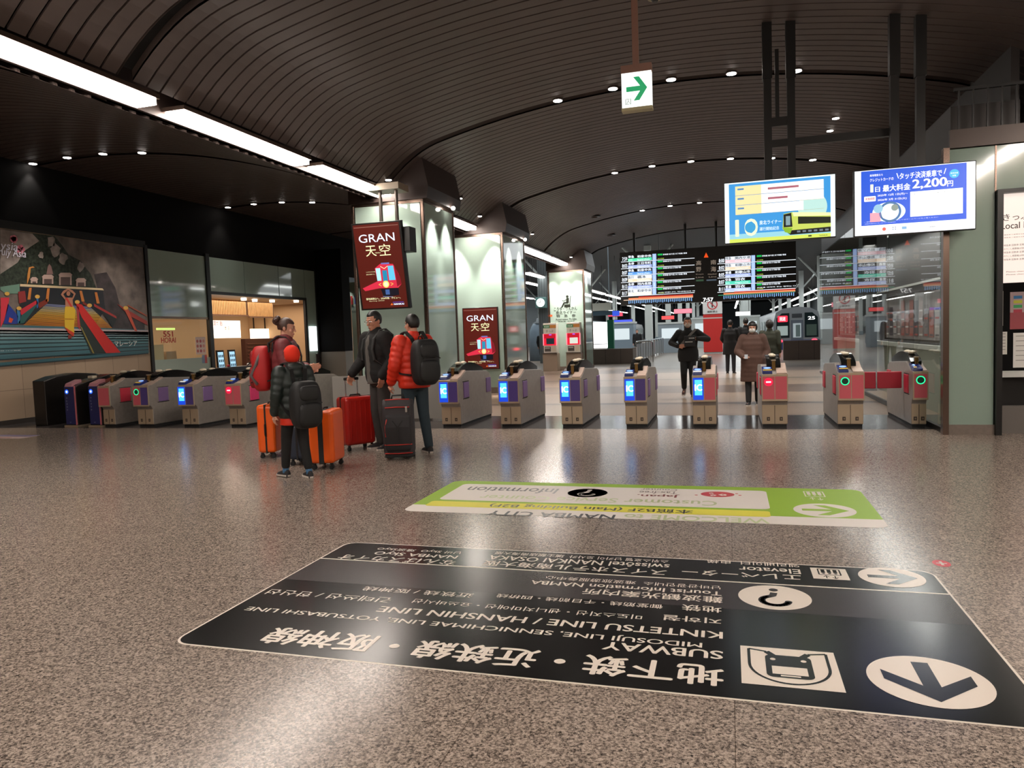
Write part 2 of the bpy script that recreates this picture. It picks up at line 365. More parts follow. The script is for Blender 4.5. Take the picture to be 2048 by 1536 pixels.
# ---------------------------------------------------------------- downlights at the ceiling joints
def downlight(x, y, z, label, r=.075, group='round downlights in the ceiling joints', tilt=0):
    t = thing('downlight', label, 'downlight', (x, y, z), 0, group)
    mb = MB(); mb.cyl((0, 0, -.015), (0, 0, .05), r*1.25, r*1.25, 20); mb.build('housing', BROWNBOX, t)
    MB().cyl((0, 0, -.022), (0, 0, -.014), r, r, 20).build('lens', SPOT, t)
    return t
def spot(loc, target, power, size=50, blend=.5, col=(1, .93, .86)):
    d = bpy.data.lights.new('spot_beam', 'SPOT'); d.energy = power; d.spot_size = math.radians(size); d.spot_blend = blend; d.color = col; d.shadow_soft_size = .04
    o = bpy.data.objects.new('spot_beam', d); COL.objects.link(o); o.location = loc
    o.rotation_euler = (Vector(target)-Vector(loc)).to_track_quat('-Z', 'Y').to_euler(); return o
for xs, jy, c, lb in (((-2.78, -1.82, -.85, .11, 1.1), 12.9, -.87, 'bright round downlight in the nearest joint of the main vault'),
                ((-2.72, -1.78, -.83, .11, 1.06, 1.98), 19.2, -.87, 'small round downlight in the second joint of the main vault'),
                ((-2.72, -1.8, -.85, .1, 1.06, 1.98), 25.5, -.87, 'tiny round downlight in the third joint of the main vault'),
                ((-14.5, -13.55, -12.6, -11.6), 12.9, -13.4, 'round downlight in the nearer joint of the dark left vault'),
                ((-14.3, -13.4, -12.45, -11.45), 19.2, -13.4, 'round downlight in the farther joint of the dark left vault')):
    for i, x in enumerate(xs):
        z = vz(x, c)-.01; downlight(x, jy-.04, z, lb, group=lb.replace('round downlight', 'round downlights').replace('tiny ', '').replace('bright ', '').replace('small ', ''))
        spot((x, jy-.04, z-.08), (x, jy-.04, 0), 300 if c > -2 else 40, 80, .7)
COLSPOTS = (((-5.85, 15.26), 'upper of the two tilted spots right of the first column'), ((-5.89, 16.27), 'lower tilted spot right of the first column'), ((-6.1, 12.95), 'round spot in front of the first column capital'),
            ((-5.94, 21.74), 'left one of the two small spots right of the second column'), ((-5.91, 22.86), 'right one of the two small spots right of the second column'), ((-6.04, 18.1), 'spot in front of the second column capital'),
            ((-6.04, 34.1-4.6), 'spot in front of the third column capital'), ((2.02, 15.56), 'upper spot beside the dark stair mass on the right'), ((2.03, 16.49), 'lower spot beside the dark stair mass on the right'))
for (x, y), lb in COLSPOTS: downlight(x, y, vz(x), 'white ceiling '+lb, r=.06, group=None)

for x, y, r_, lb in ((.0, 9.0, .09, 'cream ceiling speaker disc near the top edge right of the exit sign pole'), (-4.2, 24.6, .2, 'dark oval ceiling fitting left of the departure board, upper one'), (-4.4, 29.2, .22, 'dark oval ceiling fitting left of the departure board, lower one')):
    q = onZ(1310, 6, 5.6) if 'cream' in lb else None
    if q: x, y = q.x, q.y
    z = vz(x); t = thing('ceiling_fitting', lb, 'ceiling fitting', (x, y, z)); c_ = mat('cream_disc', (150, 140, 110), .4) if 'cream' in lb else BLACK
    MB().cyl((0, 0, -.02), (0, 0, .03), r_, r_, 24).build('ring', c_, t); MB().cyl((0, 0, -.06), (0, 0, -.02), r_*.35, r_*.6, 20).build('cone', BLACK if 'cream' in lb else BROWNBOX, t)

# ---------------------------------------------------------------- the three glass-clad columns
def column(y0, y1, label, zt=4.15, x0=-7.08, x1=-5.6):
    t = thing('column', label, 'column', ((x0+x1)/2, (y0+y1)/2, 0)); hx = (x1-x0)/2; hy = (y1-y0)/2
    MB().box(-hx+.02, hx-.02, -hy+.02, hy-.02, 0, zt).build('core', DARKGAP, t)
    for s_, nm in ((-1, 'front'), (1, 'rear')):
        MB().box(-hx+.05, hx-.05, s_*hy-.012, s_*hy+.012, .16, zt-.02).build('glass_panel', GREENGLASS, t)
        MB().box(s_*hx-.012, s_*hx+.012, -hy+.05, hy-.05, .16, zt-.02).build('glass_panel', GREENGLASS, t)
    for sx in (-1, 1):
        for sy in (-1, 1): MB().box(sx*hx-.03, sx*hx+.03, sy*hy-.03, sy*hy+.03, 0, zt).build('corner_post', BRONZE, t, bevel=.008)
    MB().box(-hx-.012, hx+.012, -hy-.016, hy+.016, 0, .16).build('plinth', mat('stone_plinth', (120, 108, 98), .4, vary=.1, vscale=20), t)
    MB().box(-hx-.02, hx+.02, -hy-.02, hy+.02, zt-.03, zt+.03).build('top_trim', BRONZE, t)
    MB().prism([(-hx-.06, zt+.03), (hx+.12, zt+.03), (hx+.16, zt+.25), (hx+.05, zt+.8), (-hx-.06, zt+.8)], 'y', -hy-.06, hy+.15).build('capital', BROWNBOX, t)
    return t
column(13.35, 14.95, 'first pale green glass column, behind the hanging portrait screen')
column(18.55, 20.65, 'second pale green glass column with a lit train poster on its face')
column(29.8, 31.5, 'third glass column with the seat pictogram and ticket machines', zt=4.05)
# real spot fittings washing the glass faces
for x, y, tx, ty, p in ((-5.36, 13.75, -5.5, 13.75, 160), (-5.36, 14.5, -5.5, 14.5, 160), (-5.36, 19.1, -5.5, 19.1, 160), (-5.36, 20.1, -5.5, 20.1, 160), (-5.36, 30.3, -5.5, 30.3, 160),
                   (-6.9, 18.3, -6.9, 18.42, 260), (-5.8, 18.3, -5.8, 18.42, 300), (-6.9, 29.4, -6.9, 29.65, 190), (-5.85, 29.4, -5.85, 29.65, 210), (-6.35, 29.4, -6.35, 29.65, 150), (-6.75, 13.1, -6.75, 13.2, 50), (-6.0, 13.1, -6.0, 13.2, 50)):
    spot((x, y, 4.14), (tx, ty, 2.2), p*2.2, 64, .8)
for x, y, lb in ((-5.42, 14.55, 'small round lamp under the right eave of the first column capital'), (-5.42, 20.2, 'small round lamp under the right eave of the second column capital')):
    t = thing('eave_lamp', lb, 'lamp', (x, y, 4.17)); MB().sph((0, 0, 0), (.045, .045, .04)).build('bulb', SPOT, t, smooth=True)
# low screen beside the first column
mb = MB().box(-7.3, -4.95, 12.6, 12.66, .03, .84)
setp(mb.build('low_partition', mat('partition_grey', (150, 146, 140), .45)), 'light grey low partition at the foot of the first column', 'partition')

# ---------------------------------------------------------------- left wall
TRAV = bpy.data.materials.new('travertine_tiles'); TRAV.use_nodes = True
_n = TRAV.node_tree.nodes; _l = TRAV.node_tree.links; _p = _n['Principled BSDF']; _p.inputs['Roughness'].default_value = .45
_g = _n.new('ShaderNodeNewGeometry'); _s = _n.new('ShaderNodeSeparateXYZ'); _c = _n.new('ShaderNodeCombineXYZ'); _l.new(_g.outputs['Position'], _s.inputs[0])
_l.new(_s.outputs[1], _c.inputs[0]); _l.new(_s.outputs[2], _c.inputs[1])
_b = _n.new('ShaderNodeTexBrick'); _b.offset = 0; _b.inputs['Scale'].default_value = 1; _b.inputs['Brick Width'].default_value = .82; _b.inputs['Row Height'].default_value = .72; _b.inputs['Mortar Size'].default_value = .005
_b.inputs['Color1'].default_value = lin((170, 146, 122)); _b.inputs['Color2'].default_value = lin((160, 137, 114)); _b.inputs['Mortar'].default_value = lin((112, 92, 76)); _l.new(_c.outputs[0], _b.inputs['Vector']); _l.new(_b.outputs['Color'], _p.inputs['Base Color'])
WX = -14.6
struct('wall_left', MB().box(WX-.2, WX, -12, 16, 0, 4.2), TRAV, loc=(0, 0, 0))
struct('wall_left', MB().box(WX-.25, WX-.02, -12, 32, 4.12, 6.3), MATBLACK, loc=(0, 0, 0))
struct('baseboard_left', MB().box(WX, WX+.03, -12, 16, 0, .1), mat('dark_base', (52, 45, 40), .5), loc=(0, 0, 0))
struct('trim_3', MB().box(WX-.02, WX+.04, 4, 16.05, 4.13, 4.3), BLACK, loc=(0, 0, 0))
for k, (ya, yb) in enumerate(((16.0, 16.1), (18.35, 18.5), (24.3, 24.42))): struct('trim_%d' % (4+k), MB().box(WX-.06, WX+.05, ya, yb, .0, 4.2), BLACK, loc=(0, 0, 0))
struct('wall_left', MB().box(WX-.05, WX, 16.1, 18.35, 2.31, 4.12), GREENGLASS, loc=(0, 0, 0))
struct('wall_left', MB().box(WX-.05, WX, 16.1, 18.35, .0, 1.19), mat('pale_green_lower', (168, 182, 170), .3), loc=(0, 0, 0))
struct('window_1', MB().box(WX-.04, WX-.02, 16.1, 18.35, 1.19, 2.31), GLASS, loc=(0, 0, 0))
struct('trim_7', MB().box(WX-.05, WX+.02, 16.1, 18.35, 2.29, 2.35), BRONZE, loc=(0, 0, 0))
for k, (ya, yb) in enumerate(((18.5, 20.15), (20.19, 22.0), (22.04, 23.6), (23.64, 24.3))):
    struct('wall_left', MB().box(WX-.05, WX, ya, yb, 3.1, 4.12), GREENGLASS, loc=(0, 0, 0))
struct('wall_left', MB().box(WX-.05, WX, 23.65, 24.3, 0, 3.1), GREENGLASS, loc=(0, 0, 0))
struct('door_1', MB().box(WX-.06, WX+.03, 18.5, 23.65, 3.03, 3.12).box(WX-.06, WX+.03, 23.55, 23.65, 0, 3.03), BLACK, loc=(0, 0, 0))
struct('wall_left', MB().box(-14.8, -13.55, 24.42, 25, 1.15, 4.9), MATBLACK, loc=(0, 0, 0))
struct('wall_left', MB().box(-14.8, -13.55, 24.44, 25, 0, 1.15), mat('pier_grey', (120, 114, 106), .5), loc=(0, 0, 0))
setp(MB().box(WX+.0, WX+.05, 23.75, 24.2, 1.2, 2.1).build('lit_poster', em('eef4f6', 1.6)), 'bright blank lit poster on the narrow pane past the restaurant opening', 'poster')
# information column far left
t = thing('column', 'fourth narrow glass pillar with restroom signs left of the hanging screen', 'column', (-15.3, 28.2, 0))
MB().box(-.75, .75, 0, .6, 0, 3.98).build('glass_panel', GREENGLASS, t); MB().box(.73, .78, -.03, .02, 0, 4).build('corner_post', BRONZE, t)
f = front((-15.66, 28.17, 0)); f.text('お手洗', .35, 2.82, .75, 2.98, ink('3a5560'), 2, .01); f.text('Toilets', .42, 2.7, .72, 2.78, ink('3a5560')); f.rect(.38, 3.05, .5, 3.4, ink('b03838')); f.rect(.58, 3.05, .72, 3.4, ink('3858a0')); f.rect(.05, 2.45, .3, 2.85, ink('f0f4f4')); f.build('lettering', t)
spot((-15.35, 27.9, 4.1), (-15.35, 28.1, 2.4), 60, 50)
t = thing('brochure_rack', 'narrow rack of colourful brochures at the foot of the far left glass pillar', 'brochure rack', (-14.6, 26.3, 0), .2)
MB().prism([(-.1, 0), (.2, 0), (.2, .5), (.28, 1.65), (.18, 1.65), (-.02, .55)], 'x', -.25, .25).build('stand', mat('rack_grey', (120, 124, 126), .4, .5), t)
for k, c in enumerate(('c8c0d0', 'e0c840', '9090b8', 'd8d4d8', 'e0b8b8')):
    mb = MB(); yb = -.05+.036*k; zb_ = .57+.21*k; mb.add([(-.2, yb-.02, zb_), (.2, yb-.02, zb_), (.2, yb+.015, .18+zb_), (-.2, yb+.015, .18+zb_), (-.2, yb+.0, zb_), (.2, yb, zb_), (.2, yb+.035, .18+zb_), (-.2, yb+.035, .18+zb_)], [(0, 1, 2, 3), (7, 6, 5, 4), (0, 4, 5, 1), (1, 5, 6, 2), (2, 6, 7, 3), (3, 7, 4, 0)])
    mb.build('brochure', ink(c), t)

# ---------------------------------------------------------------- right-hand green glass pier and ticket alcove
RW = mat('green_glass_wall', (140, 160, 148), .1, coat=.5, spec=.6)
struct('wall_right', MB().box(2.74, 3.27, 10.88, 11.0, .13, 3.68).box(3.285, 5.2, 10.88, 11.0, 3.12, 3.68), RW, loc=(0, 0, 0))
struct('wall_right', MB().box(2.78, 3.27, 11.0, 11.4, 0, 3.66), RW, loc=(0, 0, 0))
struct('baseboard_right', MB().box(2.74, 3.29, 10.865, 11.0, 0, .13), mat('stone_plinth', (0, 0, 0)), loc=(0, 0, 0))
struct('trim_8', MB().box(2.68, 2.75, 10.84, 10.95, 0, 3.7), BRONZE, loc=(0, 0, 0))
struct('trim_9', MB().box(3.268, 3.287, 10.87, 10.9, 3.1, 3.68), BRONZE, loc=(0, 0, 0))
struct('trim_10', MB().box(3.28, 3.345, 10.8, 10.98, 0, 3.12).box(3.345, 5.2, 10.8, 10.98, 3.07, 3.12), BLACK, loc=(0, 0, 0))
struct('wall_right', MB().box(3.345, 5.2, 11.3, 11.5, 0, 3.1), MATBLACK, loc=(0, 0, 0))
t = thing('lit_fare_board', 'lit white fare notice above the black framed ticket alcove at the right edge', 'sign', (3.9, 10.9, 1.95))
MB().box(-.55, 1.2, 0, .06, .0, 1.12).build('light_box', em('f6e6da', .95), t)
f = front((3.35, 10.9, 1.95)); K = ink('40342c')
f.text('きっぷ運賃', .02, .78, .52, .87, K, 2, .012); f.text('Local Fare', .0, .68, .42, .76, K, 2, .02)
for k in range(2): f.text('運賃表で運賃をお確かめください' , .03, .6-.035*k, .42, .612-.035*k, K)
for k in range(5): f.text('のりこし精算機は改札内 小人は半額' if k % 2 else '特急券 回数券 定期券 一日乗車券', .03, .46-.045*k, .42, .485-.045*k, K)
for k in range(2): f.text('Please check the fare', .06, .13-.035*k, .42, .146-.035*k, K)
f.build('lettering', t)
t = thing('ticket_counter', 'white ticket counter with papers inside the black alcove at the right edge', 'counter', (3.9, 11.1, 0))
MB().box(-.55, 1.2, -.2, .19, .74, .8).build('worktop', WHITEP, t); MB().box(-.55, 1.2, -.1, .17, 0, .36).build('base', mat('counter_grey', (110, 104, 98), .5), t); MB().box(-.55, 1.2, -.02, .2, .36, .74).build('front_panel', BLACK, t)
for a in ((3.38, 1.4, 3.5, 1.86, 'e8e4dc', 'pinned white notice strip with a small animal mark', 'notice'), (3.36, 1.02, 3.55, 1.32, 'dcd8d0', 'plain white notice taped in the alcove', 'notice'), (3.58, 1.35, 4.6, 1.84, 'b09898', 'route map panel with coloured bars in the alcove', 'panel'), (3.62, .84, 4.6, 1.3, 'e4e0da', 'slanted stack of white forms on the alcove counter', 'form stack')):
    f = front((a[0], 11.295, a[1])); f.rect(0, 0, a[2]-a[0], a[3]-a[1], ink(a[4]))
    if 'map' in a[5]:
        for k, c in enumerate(('3070a0', 'c0c040', '40a060', 'b04050')): f.rect(.04, .4-.06*k, .14, .44-.06*k, ink(c), 1)
        f.rect(0, 0, a[2]-a[0], .22, ink('9c4a50'), 1)
    else:
        for k in range(6): f.rect(.03, (a[3]-a[1])*(.9-.14*k), (a[2]-a[0])*.9, (a[3]-a[1])*(.9-.14*k)+.008, ink('8a8680'), 1)
    o = f.build('notice' if a[6] == 'notice' else 'paper_panel'); setp(o, a[5], a[6])
area('area_light', (4.0, 10.95, 3.0), .8, .08, 5)

# glass partition beside the gates, with the office wall behind it
struct('window_2', MB().box(2.73, 2.75, 11.0, 14.6, .06, 3.66), GLASS, loc=(0, 0, 0))
struct('window_3', MB().box(2.73, 2.75, 14.63, 19.6, .06, 3.66), GLASS, loc=(0, 0, 0))
struct('window_4', MB().box(2.73, 2.75, 19.63, 24.8, .06, 3.66), GLASS, loc=(0, 0, 0))
struct('trim_11', MB().box(2.71, 2.77, 11.0, 24.8, 0, .07), BLACK, loc=(0, 0, 0))
struct('wall_office', MB().box(3.25, 3.4, 11.5, 25, 0, 1.02), mat('office_lower', (176, 178, 168), .45), loc=(0, 0, 0))
struct('wall_office', MB().box(3.25, 3.4, 11.5, 25, 1.1, 2.15), mat('office_upper', (120, 118, 124), .5), loc=(0, 0, 0))
struct('trim_12', MB().box(3.15, 3.4, 11.5, 25, 1.02, 1.1), WHITEP, loc=(0, 0, 0))
struct('trim_13', MB().box(3.22, 3.4, 11.5, 25, 2.15, 2.19), WHITEP, loc=(0, 0, 0))
struct('wall_office', MB().box(3.6, 3.7, 11.4, 32, 0, 6), mat('dark_brown_wall', (46, 40, 38), .5), loc=(0, 0, 0))
setp(MB().box(2.85, 3.13, 17.9, 18.4, 0, 3.6).build('black_pillar', BLACK), 'black square pillar behind the glass partition on the right', 'pillar')
# display case on the office wall
def case(y0, y1, z0, z1, label, seed):
    rr = random.Random(seed); t = thing('display_case', label, 'display case', (3.24, (y0+y1)/2, z0)); h = (y1-y0)/2
    MB().box(-.02, .0, -h, h, 0, z1-z0).build('backing', mat('case_back', (176, 168, 172), .4), t)
    f = Flat((3.215, y1, z0), -YP, ZP); n = int((y1-y0)/.35)
    for k in range(n):
        c = rr.choice(('b8b0b0', '8c8084', '6a6068', 'a89090', 'c8c0c0', '584c54', 'b87870')); f.rect(.06+k*.35, .08, .36+k*.35, (z1-z0)*rr.uniform(.55, .9), ink(c), 1)
        for q in range(4): f.rect(.09+k*.35, .1+q*.14, .33+k*.35, .13+q*.14, ink(rr.choice(('e8e4e4', 'c05048', '706870'))), 2)
    f.build('posters', t)
    MB().box(-.05, -.03, -h, h, 0, .03).box(-.05, -.03, -h, h, z1-z0-.03, z1-z0).box(-.05, -.0, -h, -h+.03, 0, z1-z0).box(-.05, -.0, h-.03, h, 0, z1-z0).build('frame', BRONZE, t)
case(13.0, 17.4, 1.15, 2.02, 'long glazed poster case behind the glass partition, nearer one', 3)
case(18.9, 24.3, 1.15, 2.02, 'long glazed poster case behind the glass partition, farther one', 5)
area('area_light', (3.0, 17.5, 3.2), .2, 12, 260, (1, .95, .93))  # added fill that brightens the office wall, without a fitting

# dark stair mass above the right side
t = thing('escalator', 'dark escalator mass with barred balustrade above the right-hand glass wall', 'escalator', (0, 0, 0))
MB().prism([(11.0, 3.7), (11.0, 4.25), (24.9, 4.15), (24.9, 3.68)], 'x', 2.8, 3.58).build('truss', mat('stair_side', (38, 33, 31), .45, .3), t)
mb = MB()
for k in range(16): mb.box(2.85+.16*k, 2.87+.16*k, 10.86, 10.88, 3.92, 4.4)
mb.box(2.8, 5.35, 10.85, 10.89, 4.4, 4.44); mb.build('balustrade', BLACK, t)
MB().box(2.75, 5.35, 10.84, 10.9, 3.69, 3.92).build('fascia', mat('fascia_brown', (66, 54, 48), .4, .3), t)
struct('wall_right', MB().box(5.4, 5.6, 10.8, 32, 0, 6.3), MATBLACK, loc=(0, 0, 0))

# ---------------------------------------------------------------- floor signs (read from the gates' side: right = -X, up = -Y)
CREAM = ink('e8dccf', .3); SIGNBLK = mat('black_floor_vinyl', (15, 14, 14), .2, spec=.32, vary=.25, vscale=9); SIGNGREY = mat('grey_floor_vinyl', (52, 46, 47), .25, spec=.32, vary=.15, vscale=9)
VU, VV = Vector((-1, 0, 0)), Vector((0, -1, 0))
class Sign(Flat):
    """floor sign whose writing is placed from where it lies on the ground"""
    def uv(s, px, py): p = onZ(px, py); return ((p-s.o).dot(s.U), (p-s.o).dot(s.V))
    def ft(s, t, start_b, end_b, start_t, m, L=3, bold=.012):
        """start_b/end_b: baseline ends (far edge in view), start_t: cap line at the start"""
        a = s.uv(*start_b); b = s.uv(*end_b); c = s.uv(*start_t); v0 = (a[1]+b[1])/2
        return s.text(t, a[0], v0, b[0], v0+abs(c[1]-a[1]), m, L, bold)
black_sign = thing('floor_sign', 'large black floor sign with white subway and hotel directions lying on the granite', 'floor sign', (-.81, 3.95, 0))
x0, y0 = 1.15, 4.88; W, Hh = 3.91, 1.86
f = Sign((x0, y0, 0), VU, VV, step=.0003, base=.0012)
f.rrect(0, 0, W, Hh, .1, CREAM, -2); f.rrect(.012, .012, W-.012, Hh-.012, .09, SIGNBLK, 0)
vg0 = (f.uv(622, 1121)[1]+f.uv(1889, 1183)[1])/2; vg1 = (f.uv(550, 1165)[1]+f.uv(1933, 1240)[1])/2
f.rect(.012, vg0, W-.012, vg1, SIGNGREY, 1); f.rect(.012, vg0-.012, W-.012, vg0+.004, CREAM, 2)
f.build('sheet', black_sign)
class Lines:
    def ft(s, *a, **k): f = Sign((x0, y0, 0), VU, VV, step=.0003, base=.0012); f.ft(*a, **k); f.build('lettering', black_sign)
f = Lines(); B = .02
f.ft('地下鉄・近鉄線・阪神線', (1446, 1324), (546, 1262), (1446, 1364), CREAM, bold=.045)
f.ft('SUBWAY', (1445, 1299), (1208, 1288), (1445, 1315), CREAM, bold=.035)
f.ft('MIDOSUJI LINE, SENNICHIMAE LINE, YOTSUBASHI LINE', (1405, 1277), (494, 1217), (1405, 1289), CREAM, bold=B)
f.ft('KINTETSU LINE / HANSHIN LINE', (1445, 1259), (758, 1218), (1445, 1272), CREAM, bold=.03)
f.ft('지하철', (1443, 1237), (1328, 1231), (1443, 1248), CREAM, bold=B); f.ft('미도스지선・센니치마에선・요쓰바시선', (1286, 1229), (829, 1200), (1286, 1238), CREAM, bold=.01)
f.ft('긴테쓰선 / 한신선', (790, 1194), (540, 1181), (790, 1205), CREAM, bold=.01)
f.ft('地铁', (1443, 1214), (1365, 1210), (1443, 1226), CREAM, bold=B); f.ft('御堂筋线・千日前线・四桥线', (1327, 1208), (995, 1190), (1327, 1216), CREAM, bold=.01)
f.ft('近铁线 / 阪神线', (951, 1186), (730, 1175), (951, 1195), CREAM, bold=.01)
f.ft('難波観光案内所', (1445, 1193), (1168, 1179), (1445, 1205), CREAM, bold=.02)
f.ft('Tourist Information NAMBA', (1443, 1182), (1063, 1163), (1443, 1190), CREAM, bold=.02)
f.ft('난바관광안내소  难波旅游服务中心', (1441, 1171), (1092, 1154), (1441, 1178), CREAM, bold=.004)
f.ft('エレベーター', (1600, 1150), (1365, 1139), (1600, 1161), CREAM, bold=B); f.ft('Elevator', (1599, 1139), (1478, 1134), (1599, 1148), CREAM, bold=.02)
f.ft('엘리베이터  电梯', (1597, 1128), (1415, 1120), (1597, 1135), CREAM, bold=.006)
f.ft('スイスホテル南海大阪', (1335, 1138), (968, 1124), (1335, 1149), CREAM, bold=.018); f.ft('swissôtel NANKAI OSAKA', (1340, 1127), (980, 1113), (1340, 1136), CREAM, bold=.02)
f.ft('스위스호텔 난카이 오사카  瑞士飯店南海大阪', (1338, 1119), (991, 1105), (1338, 1125), CREAM, bold=.004)
f.ft('なんばスカイオ', (916, 1121), (685, 1110), (916, 1131), CREAM, bold=.01); f.ft('NAMBA SkyO', (921, 1109), (755, 1103), (921, 1117), CREAM, bold=.02)
f.ft('난바 SkyO  难波SkyO', (927, 1102), (758, 1096), (927, 1108), CREAM, bold=.004)
def arrow(f, c, r, ang, m, L=4, wd=.28):
    """arrow inside a disc; ang = direction in (u,v)"""
    ca, sa = math.cos(ang), math.sin(ang); R = lambda x, y: (c[0]+x*ca-y*sa, c[1]+x*sa+y*ca)
    w_ = wd*r/2
    f.poly([R(-.72*r, -w_), R(.45*r, -w_), R(.45*r, w_), R(-.72*r, w_)], m, L)
    for s_ in (1, -1):
        f.poly([R(.78*r, 0), R(.08*r, s_*.72*r), R(-.3*r, s_*.72*r), R(.36*r, 0)], m, L+1)
def icons(parent, items):
    for nm, fn in items:
        f = Sign((x0, y0, 0), VU, VV, step=.0003, base=.0018); fn(f); f.build(nm, parent)
def big_arrow(f):
    a = f.uv(1858, 1362); l = f.uv(1731, 1350); r_ = abs(a[0]-l[0])*.98; f.circle(a[0], a[1], r_, CREAM, 2, n=60); arrow(f, a, r_*1.02, PI/2, SIGNBLK)
def small_arrow(f):
    a = f.uv(1783, 1155); l = f.uv(1716, 1154); r_ = abs(a[0]-l[0])*.97; f.circle(a[0], a[1], r_, CREAM, 2, n=50); arrow(f, a, r_, PI, SIGNBLK)
def qmark(f, c, r_, mbg, mfg):
    f.circle(c[0], c[1], r_, mbg, 2, n=50)
    f.circle(c[0], c[1]-.6*r_, .13*r_, mfg, 4, n=20)
    hk = [(c[0]+.36*r_*math.cos(t), c[1]+.3*r_+.36*r_*math.sin(t)) for t in [PI*.97-k*PI*1.32/16 for k in range(17)]]
    f.line(hk+[(c[0]+.04*r_, c[1]-.12*r_), (c[0], c[1]-.36*r_)], .2*r_, mfg, 4)
    for q in hk+[(c[0]+.04*r_, c[1]-.12*r_)]: f.circle(q[0], q[1], .1*r_, mfg, 4.2, n=12)
def info(f): a = f.uv(1549, 1195); l = f.uv(1475, 1192); qmark(f, a, abs(a[0]-l[0])*.98, CREAM, SIGNGREY)
def subway(f):
    p = [f.uv(*q) for q in ((1480, 1294), (1665, 1304), (1693, 1386), (1484, 1368))]; ux0 = min(q[0] for q in p[0:1]+p[3:]); ux0 = (p[0][0]+p[3][0])/2; ux1 = (p[1][0]+p[2][0])/2; v0 = (p[0][1]+p[1][1])/2; v1 = (p[2][1]+p[3][1])/2
    ux0, ux1 = min(ux0, ux1), max(ux0, ux1)
    f.rect(ux0, v0, ux1, v1, CREAM, 2); w_, h_ = ux1-ux0, v1-v0; S = lambda a, b: (ux0+a*w_, v0+b*h_)
    # tunnel outline, open towards the far edge
    arc = [S(.5+.41*math.cos(t), .48+.44*math.sin(t)) for t in [PI*i/20 for i in range(21)]]
    f.line([S(.72, .12), S(.91, .07), S(.91, .48)]+arc+[S(.09, .07), S(.28, .12)], .013, SIGNBLK, 4)
    f.line([S(.28, .12), S(.36, .24)], .03, SIGNBLK, 4); f.line([S(.72, .12), S(.64, .24)], .03, SIGNBLK, 4)
    a = S(.26, .2); b = S(.74, .78); f.rrect(a[0], a[1], b[0], b[1], .03, SIGNBLK, 5)
    a = S(.32, .5); b = S(.68, .7); f.rect(a[0], a[1], b[0], b[1], CREAM, 6); a = S(.4, .72); b = S(.6, .75); f.rect(a[0], a[1], b[0], b[1], CREAM, 6)
    for q in (.34, .66): c = S(q, .32); f.circle(c[0], c[1], .012, CREAM, 6)
def elevator_icon(f, u0, v0, u1, v1, bg, fg):
    if bg: f.rect(u0, v0, u1, v1, bg, 2)
    w_, h_ = u1-u0, v1-v0; S = lambda a, b: (u0+a*w_, v0+b*h_)
    f.line([S(.2, .62), S(.2, .1), S(.8, .1), S(.8, .62), S(.2, .62)], .035*w_*1.2, fg, 4)
    for k in (.33, .5, .67): a = S(k, .5); f.circle(a[0], a[1], .045*w_, fg, 4, n=12); a = S(k-.055, .14); b = S(k+.055, .44); f.rect(a[0], a[1], b[0], b[1], fg, 4)
    for k, s_ in ((.38, 1), (.62, -1)):
        f.line([S(k, .7), S(k, .93)], .03*w_, fg, 4); y_ = .93 if s_ > 0 else .7; f.line([S(k-.08, y_-s_*.1), S(k, y_), S(k+.08, y_-s_*.1)], .03*w_, fg, 4)
def lift(f):
    p = [f.uv(*q) for q in ((1621, 1136), (1690, 1139), (1701, 1161), (1626, 1158))]
    elevator_icon(f, (p[0][0]+p[3][0])/2 if p[0][0] < p[1][0] else (p[1][0]+p[2][0])/2, (p[0][1]+p[1][1])/2, (p[1][0]+p[2][0])/2 if p[0][0] < p[1][0] else (p[0][0]+p[3][0])/2, (p[2][1]+p[3][1])/2, CREAM, SIGNBLK)
icons(black_sign, (('arrow_disc', big_arrow), ('arrow_disc', small_arrow), ('information_symbol', info), ('subway_symbol', subway), ('elevator_symbol', lift)))

green_sign = thing('floor_sign', 'green, white and yellow visitor floor sign lying beyond the black one', 'floor sign', (-.83, 6.5, 0))
GRN = mat('green_floor_vinyl', (150, 190, 40), .45); WHT = mat('white_floor_vinyl', (236, 228, 220), .45); YEL = mat('yellow_floor_vinyl', (232, 224, 70), .45); PALEG = ink('c4cf9a', .3); DK = ink('2c2a28', .3)
gx, gy = 1.11, 7.2; GW, GH = 3.89, 1.34
def gs(): return Sign((gx, gy, 0), VU, VV, step=.0003, base=.0012)
f = gs(); f.rrect(0, 0, GW, GH, .1, WHT, 0)
vw = (f.uv(830, 1012)[1]+f.uv(1765, 1036)[1])/2; f.rrect(0, 0, GW, vw, .1, GRN, 1, (1, 1, 0, 0))
p = [f.uv(925, 968), f.uv(1531, 982), f.uv(1541, 1016), f.uv(875, 1002)]
u0 = (p[1][0]+p[2][0])/2; u1 = (p[0][0]+p[3][0])/2; f.rrect(u0, p[0][1]*.5+p[1][1]*.5, u1, p[2][1]*.5+p[3][1]*.5, .06, WHT, 2)
a, b = f.uv(860, 1005), f.uv(1541, 1030); f.rrect(min(a[0], b[0]), a[1]*.5+f.uv(1541, 1019)[1]*.5, max(a[0], b[0]), b[1]*.5+f.uv(850, 1016)[1]*.5, .04, YEL, 3)
f.build('sheet', green_sign)
f = gs()
f.ft('NAMBA CITY', (1232, 1029), (980, 1023), (1232, 1038), DK, 5, .03); f.ft('WELCOME to', (1537, 1036), (1250, 1030), (1537, 1046), PALEG, 5, .02)
f.ft('本館B2F (Main Building B2F)', (1387, 1018), (984, 1008), (1387, 1027), DK, 5, .025)
f.ft('Customer Service Counter', (1434, 1001), (963, 992), (1434, 1010), PALEG, 5, .02)
f.ft('Information', (1119, 978), (942, 974), (1119, 988), DK, 5, .015)
